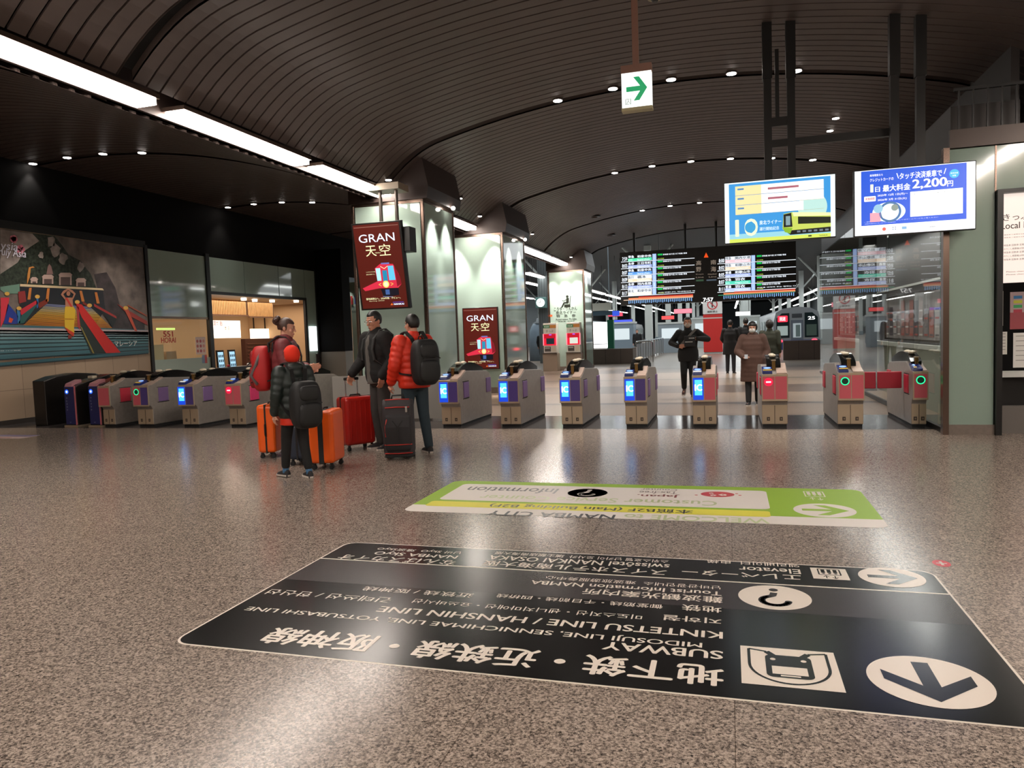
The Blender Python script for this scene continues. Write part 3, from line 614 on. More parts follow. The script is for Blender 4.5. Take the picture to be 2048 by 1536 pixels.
f.ft('Japan.', (1359, 990), (1276, 988), (1359, 996), ink('8a3a34'), 5, .03); f.ft('Tax-free', (1355, 984), (1280, 982), (1355, 989), ink('90807a'), 5, .01); f.ft('Counter', (1355, 979), (1283, 977), (1355, 983), ink('90807a'), 5, .01)
f.build('lettering', green_sign)
def gicon(nm, fn): f = gs(); fn(f); f.build(nm, green_sign)
gicon('information_symbol', lambda f: qmark(f, f.uv(1175, 986), abs(f.uv(1175, 986)[0]-f.uv(1136, 985)[0]), DK, WHT))
def blossom(f):
    c = f.uv(1435, 989); r_ = abs(c[0]-f.uv(1393, 988)[0]); f.circle(c[0], c[1], r_*.8, ink('d0343a'), 3, rv=r_*.62)
    for k, (a, b, q) in enumerate(((-.25, .12, .2), (.2, .25, .16), (.3, -.2, .13))):
        for j in range(5): t_ = 2*PI*j/5+k; f.circle(c[0]+a*r_+q*.62*r_*math.cos(t_), c[1]+b*r_+q*.62*r_*math.sin(t_), q*.4*r_, WHT, 5, n=12)
    for a, b in ((-1.05, .1), (-.9, -.25), (1.0, .3)): f.circle(c[0]+a*r_, c[1]+b*r_, .08*r_, ink('d0343a'), 4, n=12)
gicon('cherry_blossom_mark', blossom)
def ga(f): a = f.uv(1649, 1021); r_ = abs(a[0]-f.uv(1587, 1020)[0]); f.circle(a[0], a[1], r_, WHT, 3, n=50); arrow(f, a, r_, PI, GRN, 5)
gicon('arrow_disc', ga)
def gl(f):
    p = [f.uv(*q) for q in ((1593, 981), (1655, 982), (1669, 1003), (1603, 1001))]; us = sorted(((p[0][0]+p[3][0])/2, (p[1][0]+p[2][0])/2)); elevator_icon(f, us[0], (p[0][1]+p[1][1])/2, us[1], (p[2][1]+p[3][1])/2, None, WHT)
gicon('elevator_symbol', gl)
p = onZ(1883, 1127)
f = Flat((p.x, p.y, 0), XP, YP); f.circle(0, 0, .05, ink('c8203a'), 0, rv=.07); f.rect(-.03, -.008, .03, .008, WHT, 1); f.rect(-.008, -.04, .008, .04, WHT, 1)
setp(f.build('floor_sticker'), 'tiny red sticker with a white cross on the granite beside the black sign', 'sticker')
p = onZ(20, 873); f = Flat((p.x, p.y, 0), XP, YP); f.rrect(-1.2, -.25, .55, .12, .08, ink('e8d0cc')); f.rrect(-1.1, -.02, .5, .2, .05, ink('8a80a8'), 1); f.rect(-.6, -.18, .2, -.12, ink('b86a60'), 1)
setp(f.build('floor_sticker'), 'pinkish white and lilac floor sheet at the left edge of the frame', 'floor sign')

# ---------------------------------------------------------------- hanging exit sign
t = thing('exit_sign', 'small lit white sign with a green arrow on a pink-brown pole', 'sign', (-.83, 7.5, 3.7))
PINKB = mat('pink_brown_paint', (128, 92, 78), .5)
MB().box(-.145, .145, 0, .09, .0, .335).build('light_box', em('f4f8f0', 1.6), t)
MB().box(-.15, .15, -.005, .095, -.03, .0).build('bottom_rail', mat('cream_rail', (170, 160, 120), .4), t)
MB().box(-.15, .15, -.005, .095, .335, .41).build('top_rail', PINKB, t)
MB().box(-.035, .025, .02, .07, .41, 2.0).build('pole', PINKB, t)
f = front((-.975, 7.5, 3.7)); G = em('18a868', .75)
f.rect(.045, .152, .2, .2, G, 1); f.poly([(.115, .29), (.172, .29), (.25, .176), (.172, .062), (.115, .062), (.18, .152), (.18, .2)], G, 2); f.text('囚', .035, .03, .09, .085, ink('208060'), 2)
f.build('arrow_symbol', t)

# ---------------------------------------------------------------- the two large advert screens
def screen(x0, x1, z0, z1, y, nm, label, art, poles):
    t = thing(nm, label, 'screen', ((x0+x1)/2, y, z0)); hw = (x1-x0)/2; h = z1-z0
    MB().box(-hw, hw, .0, .09, 0, h).build('casing', BLACK, t, bevel=.008)
    f = front((x0+.012, y-.002, z0+.012)); art(f, 2*hw-.024, h-.024); f.build('picture', t)
    for px in poles:
        MB().box(px-(x0+x1)/2-.05, px-(x0+x1)/2+.05, .1, .2, h*.3, vz(px)-z0+.03).build('pole', BLACK, t)
        MB().box(px-(x0+x1)/2-.062, px-(x0+x1)/2+.062, .088, .212, vz(px)-z0-.75, vz(px)-z0).build('pole_sleeve', BLACK, t)
    return t
E1 = lambda c: em(c, 1.15)
def art1(f, w, h):
    S = lambda a, b: (a*w, b*h)
    f.rect(0, 0, w, h, E1('f4ffff'), 0); f.rect(.04*w, .06*h, .96*w, .98*h, em('3a9ae0', 1), 1); f.rect(.04*w, .0, .96*w, .06*h, em('d8e860', 1), 1)
    f.rect(.04*w, .06*h, .96*w, .14*h, em('9ad8e8', 1), 2); f.circle(.8*w, .5*h, .13*w, em('bfe8e0', 1), 2, rv=.24*h)
    for k in range(3):
        v0 = (.78-.16*k)*h; f.rect(.1*w, v0, .9*w if k < 2 else .72*w, v0+.155*h, E1('fffdf4'), 3); f.rect(.1*w, v0, .34*w, v0+.155*h, em('f6e4a8', 1.05), 4)
        f.rect(.1*w, v0, .9*w, v0+.004*h, em('b0a890', 1), 5); f.rrect(.12*w, v0+.09*h, .18*w, v0+.12*h, .005, em('5a90c0', 1), 5)
        if k < 2: f.rrect(.4*w, v0+.06*h, (.68 if k == 0 else .58)*w, v0+.095*h, .006, em('b06878', 1), 5)
    f.text('10', .1*w, .1*h, .3*w, .38*h, E1('f4f8c8'), 6, .03); f.circle(.235*w, .24*h, .05*w, em('3aa0d8', 1), 7, rv=.09*h)
    f.text('泉北ライナー', .32*w, .27*h, .52*w, .34*h, E1('f0fafa'), 6, .02); f.text('運行開始記念', .32*w, .17*h, .5*w, .23*h, E1('e8f8f8'), 6, .01)
    # yellow-green train
    f.poly([S(.53, .17), S(.54, .42), S(.62, .44), S(.96, .39), S(.96, .12), S(.6, .1)], em('c8d860', 1), 8)
    f.poly([S(.62, .44), S(.96, .39), S(.96, .34), S(.63, .37)], em('e4e8b0', 1.1), 9); f.poly([S(.67, .36), S(.96, .32), S(.96, .22), S(.67, .24)], ink('20301c'), 10)
    f.poly([S(.54, .41), S(.61, .43), S(.62, .2), S(.54, .2)], ink('1c2a30'), 10); f.poly([S(.56, .38), S(.6, .38), S(.6, .23), S(.56, .23)], em('90b0b8', .8), 11)
    f.poly([S(.55, .14), S(.96, .16), S(.96, .08), S(.6, .07)], ink('101418'), 9); f.poly([S(.53, .2), S(.62, .18), S(.6, .09), S(.55, .12)], em('90c030', .9), 10)
    for k in range(6): f.rect((.66+.05*k)*w, .1*h, (.69+.05*k)*w, .13*h, em('8090a0', .7), 11)
    f.text('NANKAI', .86*w, .015*h, .93*w, .04*h, ink('606828'), 6); f.rect(.76*w, .02*h, .79*w, .045*h, ink('606828'), 6)
def art2(f, w, h):
    Wt = E1('ffffff'); f.rect(0, 0, w, h, E1('f8fbff'), 0); f.rect(.055*w, .15*h, .93*w, .99*h, em('2258d8', 1.05), 1)
    f.text('タッチ決済乗車で', .38*w, .82*h, .73*w, .92*h, Wt, 3, .035); f.text('\\', .355*w, .84*h, .375*w, .92*h, Wt, 3, .02); f.text('/', .745*w, .85*h, .765*w, .93*h, Wt, 3, .02)
    f.text('南海電鉄なら', .13*w, .9*h, .24*w, .935*h, Wt, 3, .02); f.text('クレジットカードの', .13*w, .82*h, .33*w, .87*h, Wt, 3, .02)
    f.text('1', .135*w, .66*h, .158*w, .78*h, E1('fff8d8'), 3, .01); f.text('日', .175*w, .66*h, .215*w, .735*h, Wt, 3, .03)
    f.text('最大料金', .24*w, .655*h, .47*w, .755*h, Wt, 3, .04); f.text('2,200', .49*w, .65*h, .77*w, .8*h, E1('fffbe4'), 3, .05); f.text('円', .775*w, .655*h, .82*w, .74*h, Wt, 3, .03)
    f.circle(.83*w, .84*h, .04*w, em('38b8e8', 1), 3); f.text('南海全線', .8*w, .84*h, .86*w, .86*h, Wt, 5, .01); f.text('対象', .815*w, .8*h, .845*w, .825*h, Wt, 5, .01)
    f.rrect(.08*w, .52*h, .18*w, .6*h, .01, E1('f8f0f0'), 3); f.text('実施期間', .09*w, .54*h, .17*w, .58*h, em('c04848', .9), 5, .02)
    f.text('2025年 12月 1日(月)～', .195*w, .58*h, .45*w, .62*h, Wt, 3, .02); f.text('2026年 3月 31日(火)', .195*w, .51*h, .44*w, .55*h, Wt, 3, .02)
    f.circle(.29*w, .34*h, .14*w, E1('e8f4fa'), 3, rv=.15*h); f.ring(.3*w, .34*h, .085*w, .02*w, em('4878b0', .9), 4); f.rect(.13*w, .2*h, .22*w, .34*h, em('f0a8b8', 1), 4); f.circle(.2*w, .4*h, .04*w, em('98c8e0', 1), 5); f.circle(.27*w, .3*h, .04*w, E1('fff8e0'), 6); f.circle(.34*w, .4*h, .03*w, em('98a8a0', .8), 6)
    f.rect(.47*w, .24*h, .9*w, .62*h, E1('fdfdfd'), 3); f.text('対象エリア', .49*w, .57*h, .55*w, .59*h, em('6080c0', .8), 5, .01); f.text('一日何回乗っても最大料金', .64*w, .57*h, .8*w, .59*h, em('809080', .8), 5)
    for k in range(2): f.text('一部対象外の区間があります 詳しくはホームページをご覧ください', .08*w, (.2-.03*k)*h, (.7-.35*k)*w, (.215-.03*k)*h, E1('d8e4ff'), 3)
    f.circle(.25*w, .08*h, .016*w, em('e86858', 1), 3); f.text('NANKAI', .62*w, .06*h, .68*w, .08*h, ink('505050'), 3); f.rect(.4*w, .06*h, .44*w, .1*h, em('88b8e0', 1), 3)
    for k in range(4): f.rect((.32+.02*(k % 2))*w, (.06+.03*(k//2))*h, (.33+.02*(k % 2))*w, (.075+.03*(k//2))*h, em('8090b0', .8), 3)
screen(-.035, 1.4, 2.66, 3.5, 10.8, 'advert_screen', 'left of the two lit landscape screens, with a yellow train and big 10', art1, (.56, .86))
s2 = screen(1.585, 2.985, 2.62, 3.47, 10.6, 'advert_screen', 'right of the two lit landscape screens, blue with 2,200 yen in white', art2, (2.09, 2.39))
t = thing('screen_brace', 'black steel cross bars tying the poles of the two landscape screens', 'bracket', (.56, 10.95, 4.0))
MB().box(.03, 1.62, -.04, .04, -.06, .04).build('long_bar', BLACK, t); MB().box(.03, .3, -.04, .04, .22, .34).build('short_bar', BLACK, t); MB().box(.1, .15, -.02, .03, .3, 1.25).build('thin_pole', BLACK, t)

# ---------------------------------------------------------------- the red train advert (hanging and on the second column)
def train_ad(f, w, h):
    f.rect(0, 0, w, h, em('5a1c14', .8), 0); f.rect(.02*w, .965*h, .98*w, .975*h, em('8a5a50', .8), 1)
    Wt = em('dfeeff', 1.25); Y2 = em('f0f0b8', 1.15)
    f.text('GRAN', .1*w, .79*h, .88*w, .885*h, Wt, 2, .0); f.text('天', .22*w, .625*h, .45*w, .75*h, Y2, 2, .0); f.text('空', .52*w, .625*h, .76*w, .76*h, Y2, 2, .0); f.text('TENKU', .42*w, .655*h, .54*w, .668*h, Y2, 2)
    f.text('こころにかかる天空への', .17*w, .435*h, .42*w, .447*h, Y2, 2); f.text('観光列車です。', .17*w, .405*h, .36*w, .418*h, Y2, 2)
    S = lambda a, b: (a*w, b*h); RED = em('d83048', .95); DR = em('8a1828', .8)
    f.poly([S(.05, .25), S(.42, .33), S(.42, .24), S(.1, .215)], RED, 3); f.poly([S(.42, .24), S(.37, .48), S(.5, .53), S(.78, .52), S(.88, .4), S(.92, .28), S(.84, .235)], RED, 4)
    f.poly([S(.8, .5), S(.9, .37), S(.92, .28), S(.82, .25)], DR, 5); f.rect(.52*w, .52*h, .7*w, .54*h, em('6878c0', .9), 4)
    f.poly([S(.4, .33), S(.39, .48), S(.49, .48), S(.49, .33)], em('a8e4f8', 1.15), 6); f.poly([S(.66, .33), S(.66, .5), S(.78, .5), S(.8, .33)], em('60c0e8', 1.1), 6)
    f.poly([S(.53, .31), S(.53, .45), S(.63, .45), S(.63, .31)], em('2890b8', .9), 6); f.line([S(.5, .5), S(.58, .47), S(.66, .5)], .01*w, Y2, 7)
    f.circle(.58*w, .285*h, .07*w, em('f0d870', 1.1), 8); f.circle(.58*w, .285*h, .045*w, em('f8f0c0', 1.1), 9)
    for s_ in (-1, 1): f.line([S(.58+s_*.1, .3), S(.58+s_*.16, .285), S(.58+s_*.1, .265)], .012*w, em('f0c060', 1), 8)
    f.poly([S(.45, .23), S(.84, .23), S(.84, .15), S(.5, .13)], ink('1c1c30'), 5); f.rect(.55*w, .16*h, .64*w, .22*h, em('4868a8', .8), 7); f.line([S(.48, .14), S(.7, .13)], .008*w, em('9098c8', .9), 7)
    f.text('聖地高野山へ。2026年春、デビュー。', .1*w, .105*h, .86*w, .13*h, Y2, 2, .02); f.text('Spring 2026', .16*w, .083*h, .5*w, .094*h, Y2, 2); f.text('NANKAI', .7*w, .03*h, .92*w, .05*h, Wt, 2, .05); f.poly([S(.62, .03), S(.68, .03), S(.66, .055)], em('f07030', 1), 2); f.rect(.68*w, .06*h, .92*w, .066*h, em('5050c8', .9), 2)
gran = thing('portrait_screen', 'hanging portrait screen tilted forward showing a red train advert', 'screen', (-6.14, 12.4, 3.65))
Uq = Vector((1, 0, 0)); Vq = Vector((0, -.27, 1.6)).normalized(); Nq = Uq.cross(Vq)
hgt = 1.6
o = MB().box(-.5, .5, 0, .1, -hgt, 0).build('casing', BLACK, gran, bevel=.008); o.rotation_euler = (math.atan2(.27, 1.6), 0, 0)
f = Flat(gran.location-Uq*.46-Vq*(hgt-.03)+Nq*.003, Uq, Vq); train_ad(f, .92, hgt-.06); f.build('picture', gran)
MB().box(-.1, .62, .12, .4, -.55, -.1).build('rear_box', BLACK, gran, bevel=.01)
for x in (-.02, .3): MB().cyl((x, .3, -.4), (x, .3, .62), .035, n=14).build('pole', mat('pole_steel', (92, 84, 78), .35, .6), gran)
MB().box(-.22, .42, .15, .6, .6, .72).build('ceiling_plate', mat('plate_beige', (150, 136, 118), .4), gran)
ad = thing('poster_frame', 'lit red train poster low on the face of the second glass column', 'poster', (-6.26, 18.5, .64))
MB().box(-.49, .49, 0, .04, 0, 1.63).build('frame', BLACK, ad, bevel=.006)
f = front((-6.73, 18.497, .66)); train_ad(f, .94, 1.59); f.build('picture', ad)

# ---------------------------------------------------------------- ticket gates
PURP = mat('purple_panel', (78, 62, 128), .35); PINK = mat('pink_panel', (205, 92, 104), .35); REDPAD = mat('red_pad', (196, 44, 66), .5); PURPAD = mat('purple_pad', (120, 92, 140), .5)
GOLD = mat('brass_post', (150, 118, 70), .25, .85); BEIGE = mat('beige_plate', (176, 152, 138), .4); ARCH = mat('dark_glass_arch', (16, 17, 17), .12); FRONTST = mat('warm_steel', (184, 166, 142), .35, .5)
BLUEP = em('1848d8', 1.0)
def gate(x, wd, left, right, label, pad=None):
    t = thing('ticket_gate', label, 'ticket gate', (x, 11.6, 0), 0, None); h = wd/2
    MB().prism([(0, .04), (0, .34), (-.03, .39), (-.09, .43), (-.09, .8), (.02, .81), (.33, .93), (1.45, .875), (1.62, .82), (1.7, .7), (1.7, .04)], 'x', -h, h).build('body', STEELSIDE, t, bevel=.012)
    MB().box(-h+.012, h-.012, .02, 1.68, 0, .05).build('plinth', RUBBER, t)
    MB().box(-h+.002, h-.002, -.008, 0, .05, .335).build('foot_panel', FRONTST, t, bevel=.004)
    MB().box(-.003, .003, -.0115, 0, .05, .33).build('seam', DARKGAP, t)
    f = front(t.location+Vector((0, -.0095, 0)))
    for s_ in ((-1, 1) if left != right or wd > .3 else (0,)): f.rect(s_*h*.5-.022, .1, s_*h*.5+.022, .155, ink('3a3028'), 1); f.rect(s_*h*.5-.008, .115, s_*h*.5+.012, .14, ink('8a7a68'), 2)
    f.build('socket_cover', t)
    MB().box(-h-.002, h+.002, -.105, -.088, .4, .8).build('front_frame', FRONTST, t, bevel=.004)
    cols = {'ic': PURP, 'purple': PURP, 'pink': PINK, 'ring': PINK, 'stop': PINK}
    halves = ((-h+.012, -.006, left), (.006, h-.012, right)) if right else ((-h+.014, h-.014, left),)
    f = front(t.location+Vector((0, -.1055, 0)))
    for a, b, k in halves:
        f.rect(a, .43, b, .765, cols[k], 1); c = (a+b)/2
        if k == 'ic':
            f.rect(a, .43, b, .765, BLUEP, 2); f.rect(a+.025, .5, b-.02, .735, em('48b0f0', 1.9), 3); f.text('IC', a+.028, .57, b-.024, .665, em('f4fcff', 1.4), 4, .07)
        if k == 'ring': f.circle(c, .68, .062, em('0a3828', .4), 3); f.ring(c, .68, .052, .014, em('30e898', 1.5), 4)
        if k == 'stop': f.circle(c, .685, .06, em('e81840', 1.3), 3); f.rect(c-.035, .675, c+.035, .695, em('fff0f0', 1.6), 4)
    f.build('display_panel', t)
    # top: card reader on the left, post in the middle, sloping plate on the right
    if wd > .3 or left == 'ring':
        MB().prism([(-.08, .8), (-.07, .84), (.14, .9), (.2, .9), (.2, .8)], 'x', -h+.01, -.03 if wd > .3 else h*.4).build('card_reader', mat('reader_navy', (36, 48, 110), .25), t, bevel=.006)
        f = Flat(t.location+Vector((-h+.02, -.06, .853)), XP, Vector((0, .21, .06)))
        ww = h-.055; f.rect(0, 0, ww, .05, em('f0ece0', .9) if left == 'ic' else em('d8b040', .5), 1); f.circle(ww/2, .11, ww*.42, em('8cb4ff', 1.3), 1, rv=.035); f.build('reader_face', t)
    MB().box(-.025, .025, .12, .17, .8, .985).build('post', GOLD, t, bevel=.006); MB().box(-.03, .03, .11, .18, .985, 1.0).build('post_cap', FRONTST, t)
    MB().prism([(-.085, .803), (.15, .803), (.33, .93), (.3, .945), (.1, .86), (-.085, .815)], 'x', .03, h-.008).build('ticket_plate', BEIGE, t)
    n = 14; up = [(.15+1.3*i/n, .93+.13*math.sin(PI*(i/n)**.8)) for i in range(n+1)]
    MB().prism([(.15, .85)]+up+[(1.45, .86)], 'x', -.1 if wd > .3 else -.07, .1 if wd > .3 else .07).build('sensor_arch', ARCH, t, smooth=False)
    for y_ in (.42, .68): MB().sph((.0, y_, 1.055), (.05, .08, .028)).build('indicator_lamp', mat('lamp_cream', (214, 200, 176), .3), t, smooth=True)
    pm = pad or (PURPAD if (right or left) in ('purple', 'ic') else REDPAD)
    for s_ in (-1, 1):
        for y_ in (.16, 1.38): MB().box(s_*h-.015, s_*h+.015, y_, y_+.26, .47, .74).build('barrier_flap', pm, t, bevel=.012)
        MB().box(s_*h-.004, s_*h+.004, .13, .44, .745, .755).box(s_*h-.004, s_*h+.004, .13, .44, .455, .465).build('flap_slot', DARKGAP, t)
    return t
gate(-11.65, .28, 'pink', None, 'narrow pink-faced ticket gate next to the dark new-type gates')
gate(-10.78, .36, 'ring', 'purple', 'ticket gate with green ring on pink and a purple panel, left of the travellers', PURPAD)
gate(-9.75, .36, 'ic', 'purple', 'ticket gate with a blue IC screen in the left group')
gate(-8.71, .345, 'stop', 'pink', 'pink ticket gate with a red light just left of the maroon jacket', mat('magenta_pad', (214, 60, 110), .5))
gate(-7.69, .345, 'purple', 'purple', 'ticket gate mostly hidden behind the two travellers with backpacks')
gate(-4.5, .345, 'ic', 'purple', 'ticket gate with IC screen just right of the orange jacket')
gate(-3.455, .345, 'ic', 'purple', 'ticket gate with IC screen before the poster of the second column')
gate(-2.43, .345, 'ic', 'purple', 'ticket gate with IC screen in front of the red ticket machines')
gate(-1.405, .345, 'ic', 'purple', 'ticket gate with IC screen left of the masked man in black')
gate(-.37, .345, 'ic', 'pink', 'ticket gate with one blue IC half and one pink half', PINK)
gate(.64, .36, 'stop', 'pink', 'pink ticket gate with a red no-entry light beside the woman in brown')
gate(1.675, .345, 'ring', 'pink', 'pink ticket gate with a green ring, second from the glass partition')
gate(2.565, .19, 'ring', None, 'narrow ticket gate with a green ring against the glass partition')
setp(MB().box(1.86, 2.1, 12.1, 12.13, .52, .77).build('closed_barrier', REDPAD, bevel=.012), 'short red barrier flap half hidden at the gate with the green ring', 'barrier')
setp(MB().box(2.12, 2.45, 12.1, 12.13, .52, .77).build('closed_barrier', REDPAD, bevel=.012), 'wide red barrier flap closing the rightmost gate lane', 'barrier')
NAVY = mat('navy_panel', (20, 30, 92), .3)
def new_gate(x, label):
    t = thing('ticket_gate', label, 'ticket gate', (x, 11.6, 0))
    MB().prism([(0, .03), (0, .78), (.1, .84), (.35, .9), (.9, 1.0), (1.4, .96), (1.65, .85), (1.65, .03)], 'x', -.15, .15).build('body', mat('dark_gate_body', (34, 30, 28), .25, .2), t, bevel=.01)
    MB().box(-.17, .17, -.03, 1.68, 0, .03).build('plinth', FRONTST, t)
    MB().box(-.125, .12, -.02, 0, .05, .8).build('front_panel', NAVY, t); MB().box(.12, .135, -.025, .0, .04, .81).build('edge_trim', mat('salmon_trim', (200, 110, 120), .4), t)
    f = front(t.location+Vector((0, -.021, 0))); f.circle(-.06, .7, .045, em('2868ff', 1.2), 1); f.circle(-.06, .7, .022, em('e0f0ff', 1.6), 2)
    for k in range(5): f.text('→にタッチ'[k], -.09, .56-.06*k, -.055, .592-.06*k, ink('b0b8d0'), 1)
    f.text('IC', -.03, .08, .01, .1, ink('a0a8c8'), 1); f.build('front_graphics', t)
    MB().prism([(-.01, .8), (.02, .86), (.25, .93), (.25, .8)], 'x', -.12, .04).build('touch_pad', mat('salmon_pad', (190, 130, 140), .3), t)
    MB().box(-.06, .06, .5, .62, .93, .985).build('indicator_lamp', mat('lamp_cream', (0, 0, 0)), t, bevel=.01)
    return t
new_gate(-12.58, 'left one of the two dark new-type gates with a navy front and blue dot')
new_gate(-11.98, 'right one of the two dark new-type gates with a navy front and blue dot')
t = thing('gate_housing', 'tall dark curved end housing of the gate row by the tiled wall', 'gate housing', (-13.55, 11.75, 0))
MB().prism([(0, .0), (0, .92), (.3, 1.0), (.8, 1.04), (1.3, 1.0), (1.6, .9), (1.6, 0)], 'x', -.16, .16).build('body', mat('dark_gate_body', (0, 0, 0)), t, bevel=.02)
for x0_, x1_, lb in ((-13.38, -12.75, 'clear glass gate flap between the end housing and the first new-type gate'), (-12.42, -12.15, 'clear glass gate flap between the two new-type gates')):
    t = thing('glass_flap', lb, 'glass flap', ((x0_+x1_)/2, 12.3, 0)); hw = (x1_-x0_)/2
    MB().box(-hw, hw, 0, .012, .1, .92).build('pane', GLASS, t); MB().box(-hw, hw, -.01, .022, .5, .53).build('rail', BLACK, t); MB().box(-hw, hw, -.02, .03, 0, .1).build('base', BLACK, t)

# ---------------------------------------------------------------- departure board
bd = thing('departure_board', 'huge black departure board with two lit timetables and the clock 7:57', 'departure board', (-.83, 30, 2.55))
BX0, BX1, BZ0, BZ1 = -4.14, 2.47, 2.55, 4.6
MB().box(-3.31, 3.31, 0, .35, 0, 2.12).build('casing', BLACK, bd)
for x in (-2.75, -.75, .42, 2.5): MB().cyl((x, .2, 2.1), (x, .2, vz(x-.83)-2.56), .05, n=10).build('pole', BLACK, bd)
f = front((BX0, 29.99, BZ0), step=.002); bw, bh = BX1-BX0, BZ1-BZ0
def bp(zx, zy, left=True):
    """board plane from a point of the photograph's two board close-ups"""
    px = (1225 if left else 1410)+zx/10.24; py = 480+zy/10.24; q = onY(px, py, 29.99); return q.x-BX0, q.z-BZ0
WT = em('eef6ff', 1.25); BL = em('8ab4f0', 1.1); NV = em('0a1428', .5)
def half(left, rows, xt, xk, xd, xp, xr0, xr1, y0, dy, slope, times_x, skew=5):
    for i, (tm, kind, dest, pl, kc) in enumerate(rows):
        yy = y0+dy*i
        P = lambda zx, zy: bp(zx, zy-slope*(zx-xt), left)
        a = P(xt, yy+dy-6); b = P(xr1, yy+dy-6); f.line([a, b], .02, WT, 3)
        a = P(times_x[0], yy+dy*.8); b = P(times_x[1], yy+dy*.28); f.text(tm, a[0], a[1], b[0], b[1], WT, 4, .03)
        a = P(xk, yy+dy*.92); b = P(xp-15, yy+dy*.5); f.rect(a[0], a[1], b[0], b[1], em(kc, 1.15), 4)
        a = P(xk+5, yy+dy*.86); b = P(xk+90, yy+dy*.6); f.text('Local' if kind == '各停' or kind == '普通' else 'Express', a[0], a[1], b[0], b[1], WT, 5, .01)
        a = P(xd+5, yy+dy*.86); b = P(xp-60, yy+dy*.6); f.text({'三日市町': 'Mikkaichicho', '和泉中央': 'Izumi-chuo', '橋本': 'Hashimoto', '河内長野': 'Kawachinagano', '関西空港': 'Kansai Airport', '和歌山市': 'Wakayamashi', '羽衣': 'Hagoromo', '極楽橋': 'Gokurakubashi'}.get(dest, dest), a[0], a[1], b[0], b[1], WT, 5, .01)
        if kc in ('f8c8d0', 'f8d8b8', 'fff0d8'): a = P(xk, yy+dy*.5); b = P(xp-15, yy+dy*.04); f.rect(a[0], a[1], b[0], b[1], WT, 3); m_ = em('404858', .4)
        else: m_ = WT
        a = P(xk+4, yy+dy*.46); b = P(xk+120, yy+dy*.08); f.text(kind, a[0], a[1], b[0], b[1], m_, 5, .05)
        a = P(xd+4, yy+dy*.46); b = P(xp-(25 if len(dest) > 3 else 130), yy+dy*.08); f.text(dest, a[0], a[1], b[0], b[1], m_, 5, .05)
        a = P(xp, yy+dy*.9); b = P(xp+75, yy+dy*.02); f.rect(a[0], a[1], b[0], b[1], em('a8c4f8', 1.15), 4); f.text(pl, a[0]+.07, a[1]+.05, b[0]-.07, b[1]-.05, em('f8fcff', 1.4), 5, .05)
        a = P(xr0, yy+dy*.3); b = P(xr0+100, yy+dy*.05); f.rect(a[0], a[1], b[0], b[1], em('18c058', 1), 4)
        a = P(xr0+110, yy+dy*.3); b = P(xr0+(600 if i % 3 == 0 else 480), yy+dy*.06); f.text('停車駅 新今宮 天下茶屋 堺東', a[0], a[1], b[0], b[1], WT, 4, .03)
        a = P(xr0, yy+dy*.82); b = P(xr0+130, yy+dy*.68); f.text('次の停車', a[0], a[1], b[0], b[1], em('d8e860', 1), 4, .02)
half(True, [('7:59', '準急', '和泉中央', '2', '50e0a8'), ('8:03', '各停', '三日市町', '1', 'a8b8f0'), ('8:07', '準急', '和泉中央', '3', '60a0f0'), ('8:09', '急行', '橋本', '4', 'f8d8b8'), ('8:13', '各停', '河内長野', '1', 'a8b8f0'), ('8:17', '泉北', '和泉中央', '3', 'fff0d8')],
     175, 320, 505, 820, 925, 1680, 318, 141, .055, (200, 300))
half(False, [('8:00', '特急', '関西空港', '9', 'f8c8d0'), ('8:02', '特急', '和歌山市', '5', 'f8d8b8'), ('8:05', '普通', '和歌山市', '7', 'a8b8f0'), ('8:07', '空急', '羽衣', '6', '50d8b8'), ('8:11', '普通', '羽衣', '8', 'b8c8f8')],
     255, 415, 612, 950, 1060, 1860, 350, 146, .055, (285, 395))
a = bp(935, 1090); b = bp(1685, 1030); f.text('시기 바랍니다. 차내에서의 매', a[0], a[1], b[0], b[1], WT, 4, .02)
a = bp(1065, 1000, False); b = bp(1860, 925, False); f.text('저분을 비하여 주는 행위는 다', a[0], a[1]+.02, b[0], b[1], WT, 4, .02)
for left, xa, xb, ya in ((True, 330, 1650, 1215), (False, 380, 1850, 1110)):
    a = bp(xa, ya+30, left); b = bp(xb, ya-25, left); v_ = (a[1]+b[1])/2+.05
    f.rect(a[0], v_, b[0], v_+.06, em('f89060', 1), 4); f.rect(a[0]+.4, v_+.07, b[0], v_+.1, em('e03028', .9), 4); f.rect(a[0]-.2, v_-.03, b[0], v_-.005, em('48b080', .8) if not left else em('f8d8c0', 1), 4)
    for k in range(34): u = a[0]+(b[0]-a[0])*k/34; f.rect(u, v_-.15-.02*(k % 3 == 0), u+.03, v_-.04, em('88b8f0', 1.1), 4)
a = bp(1860, 1265); b = bp(165, 1180, False); f.text('7:57', a[0], a[1], b[0], b[1], em('ffffff', 1.5), 5, .06)
a = bp(1870, 330); b = bp(1965, 270); f.poly([(a[0], a[1]-.06), (b[0], a[1]-.06), ((a[0]+b[0])/2, b[1]+.03)], em('f05018', 1), 4)
GR = em('a89888', .5)
for t_, l_, x0_, y0_, x1_, y1_ in (('高', 1, 1715, 520, 1815, 420), ('野', 1, 1715, 650, 1815, 550), ('Koya', 1, 1712, 720, 1865, 685), ('Line', 1, 1712, 780, 1865, 745), ('南', 0, 120, 505, 225, 405), ('海', 0, 120, 650, 225, 540), ('Nankai', 0, 62, 715, 235, 680), ('Line', 0, 82, 770, 235, 735)):
    a = bp(x0_, y0_, l_); b = bp(x1_, y1_, l_); f.text(t_, a[0], a[1], b[0], b[1], GR, 4, .04)
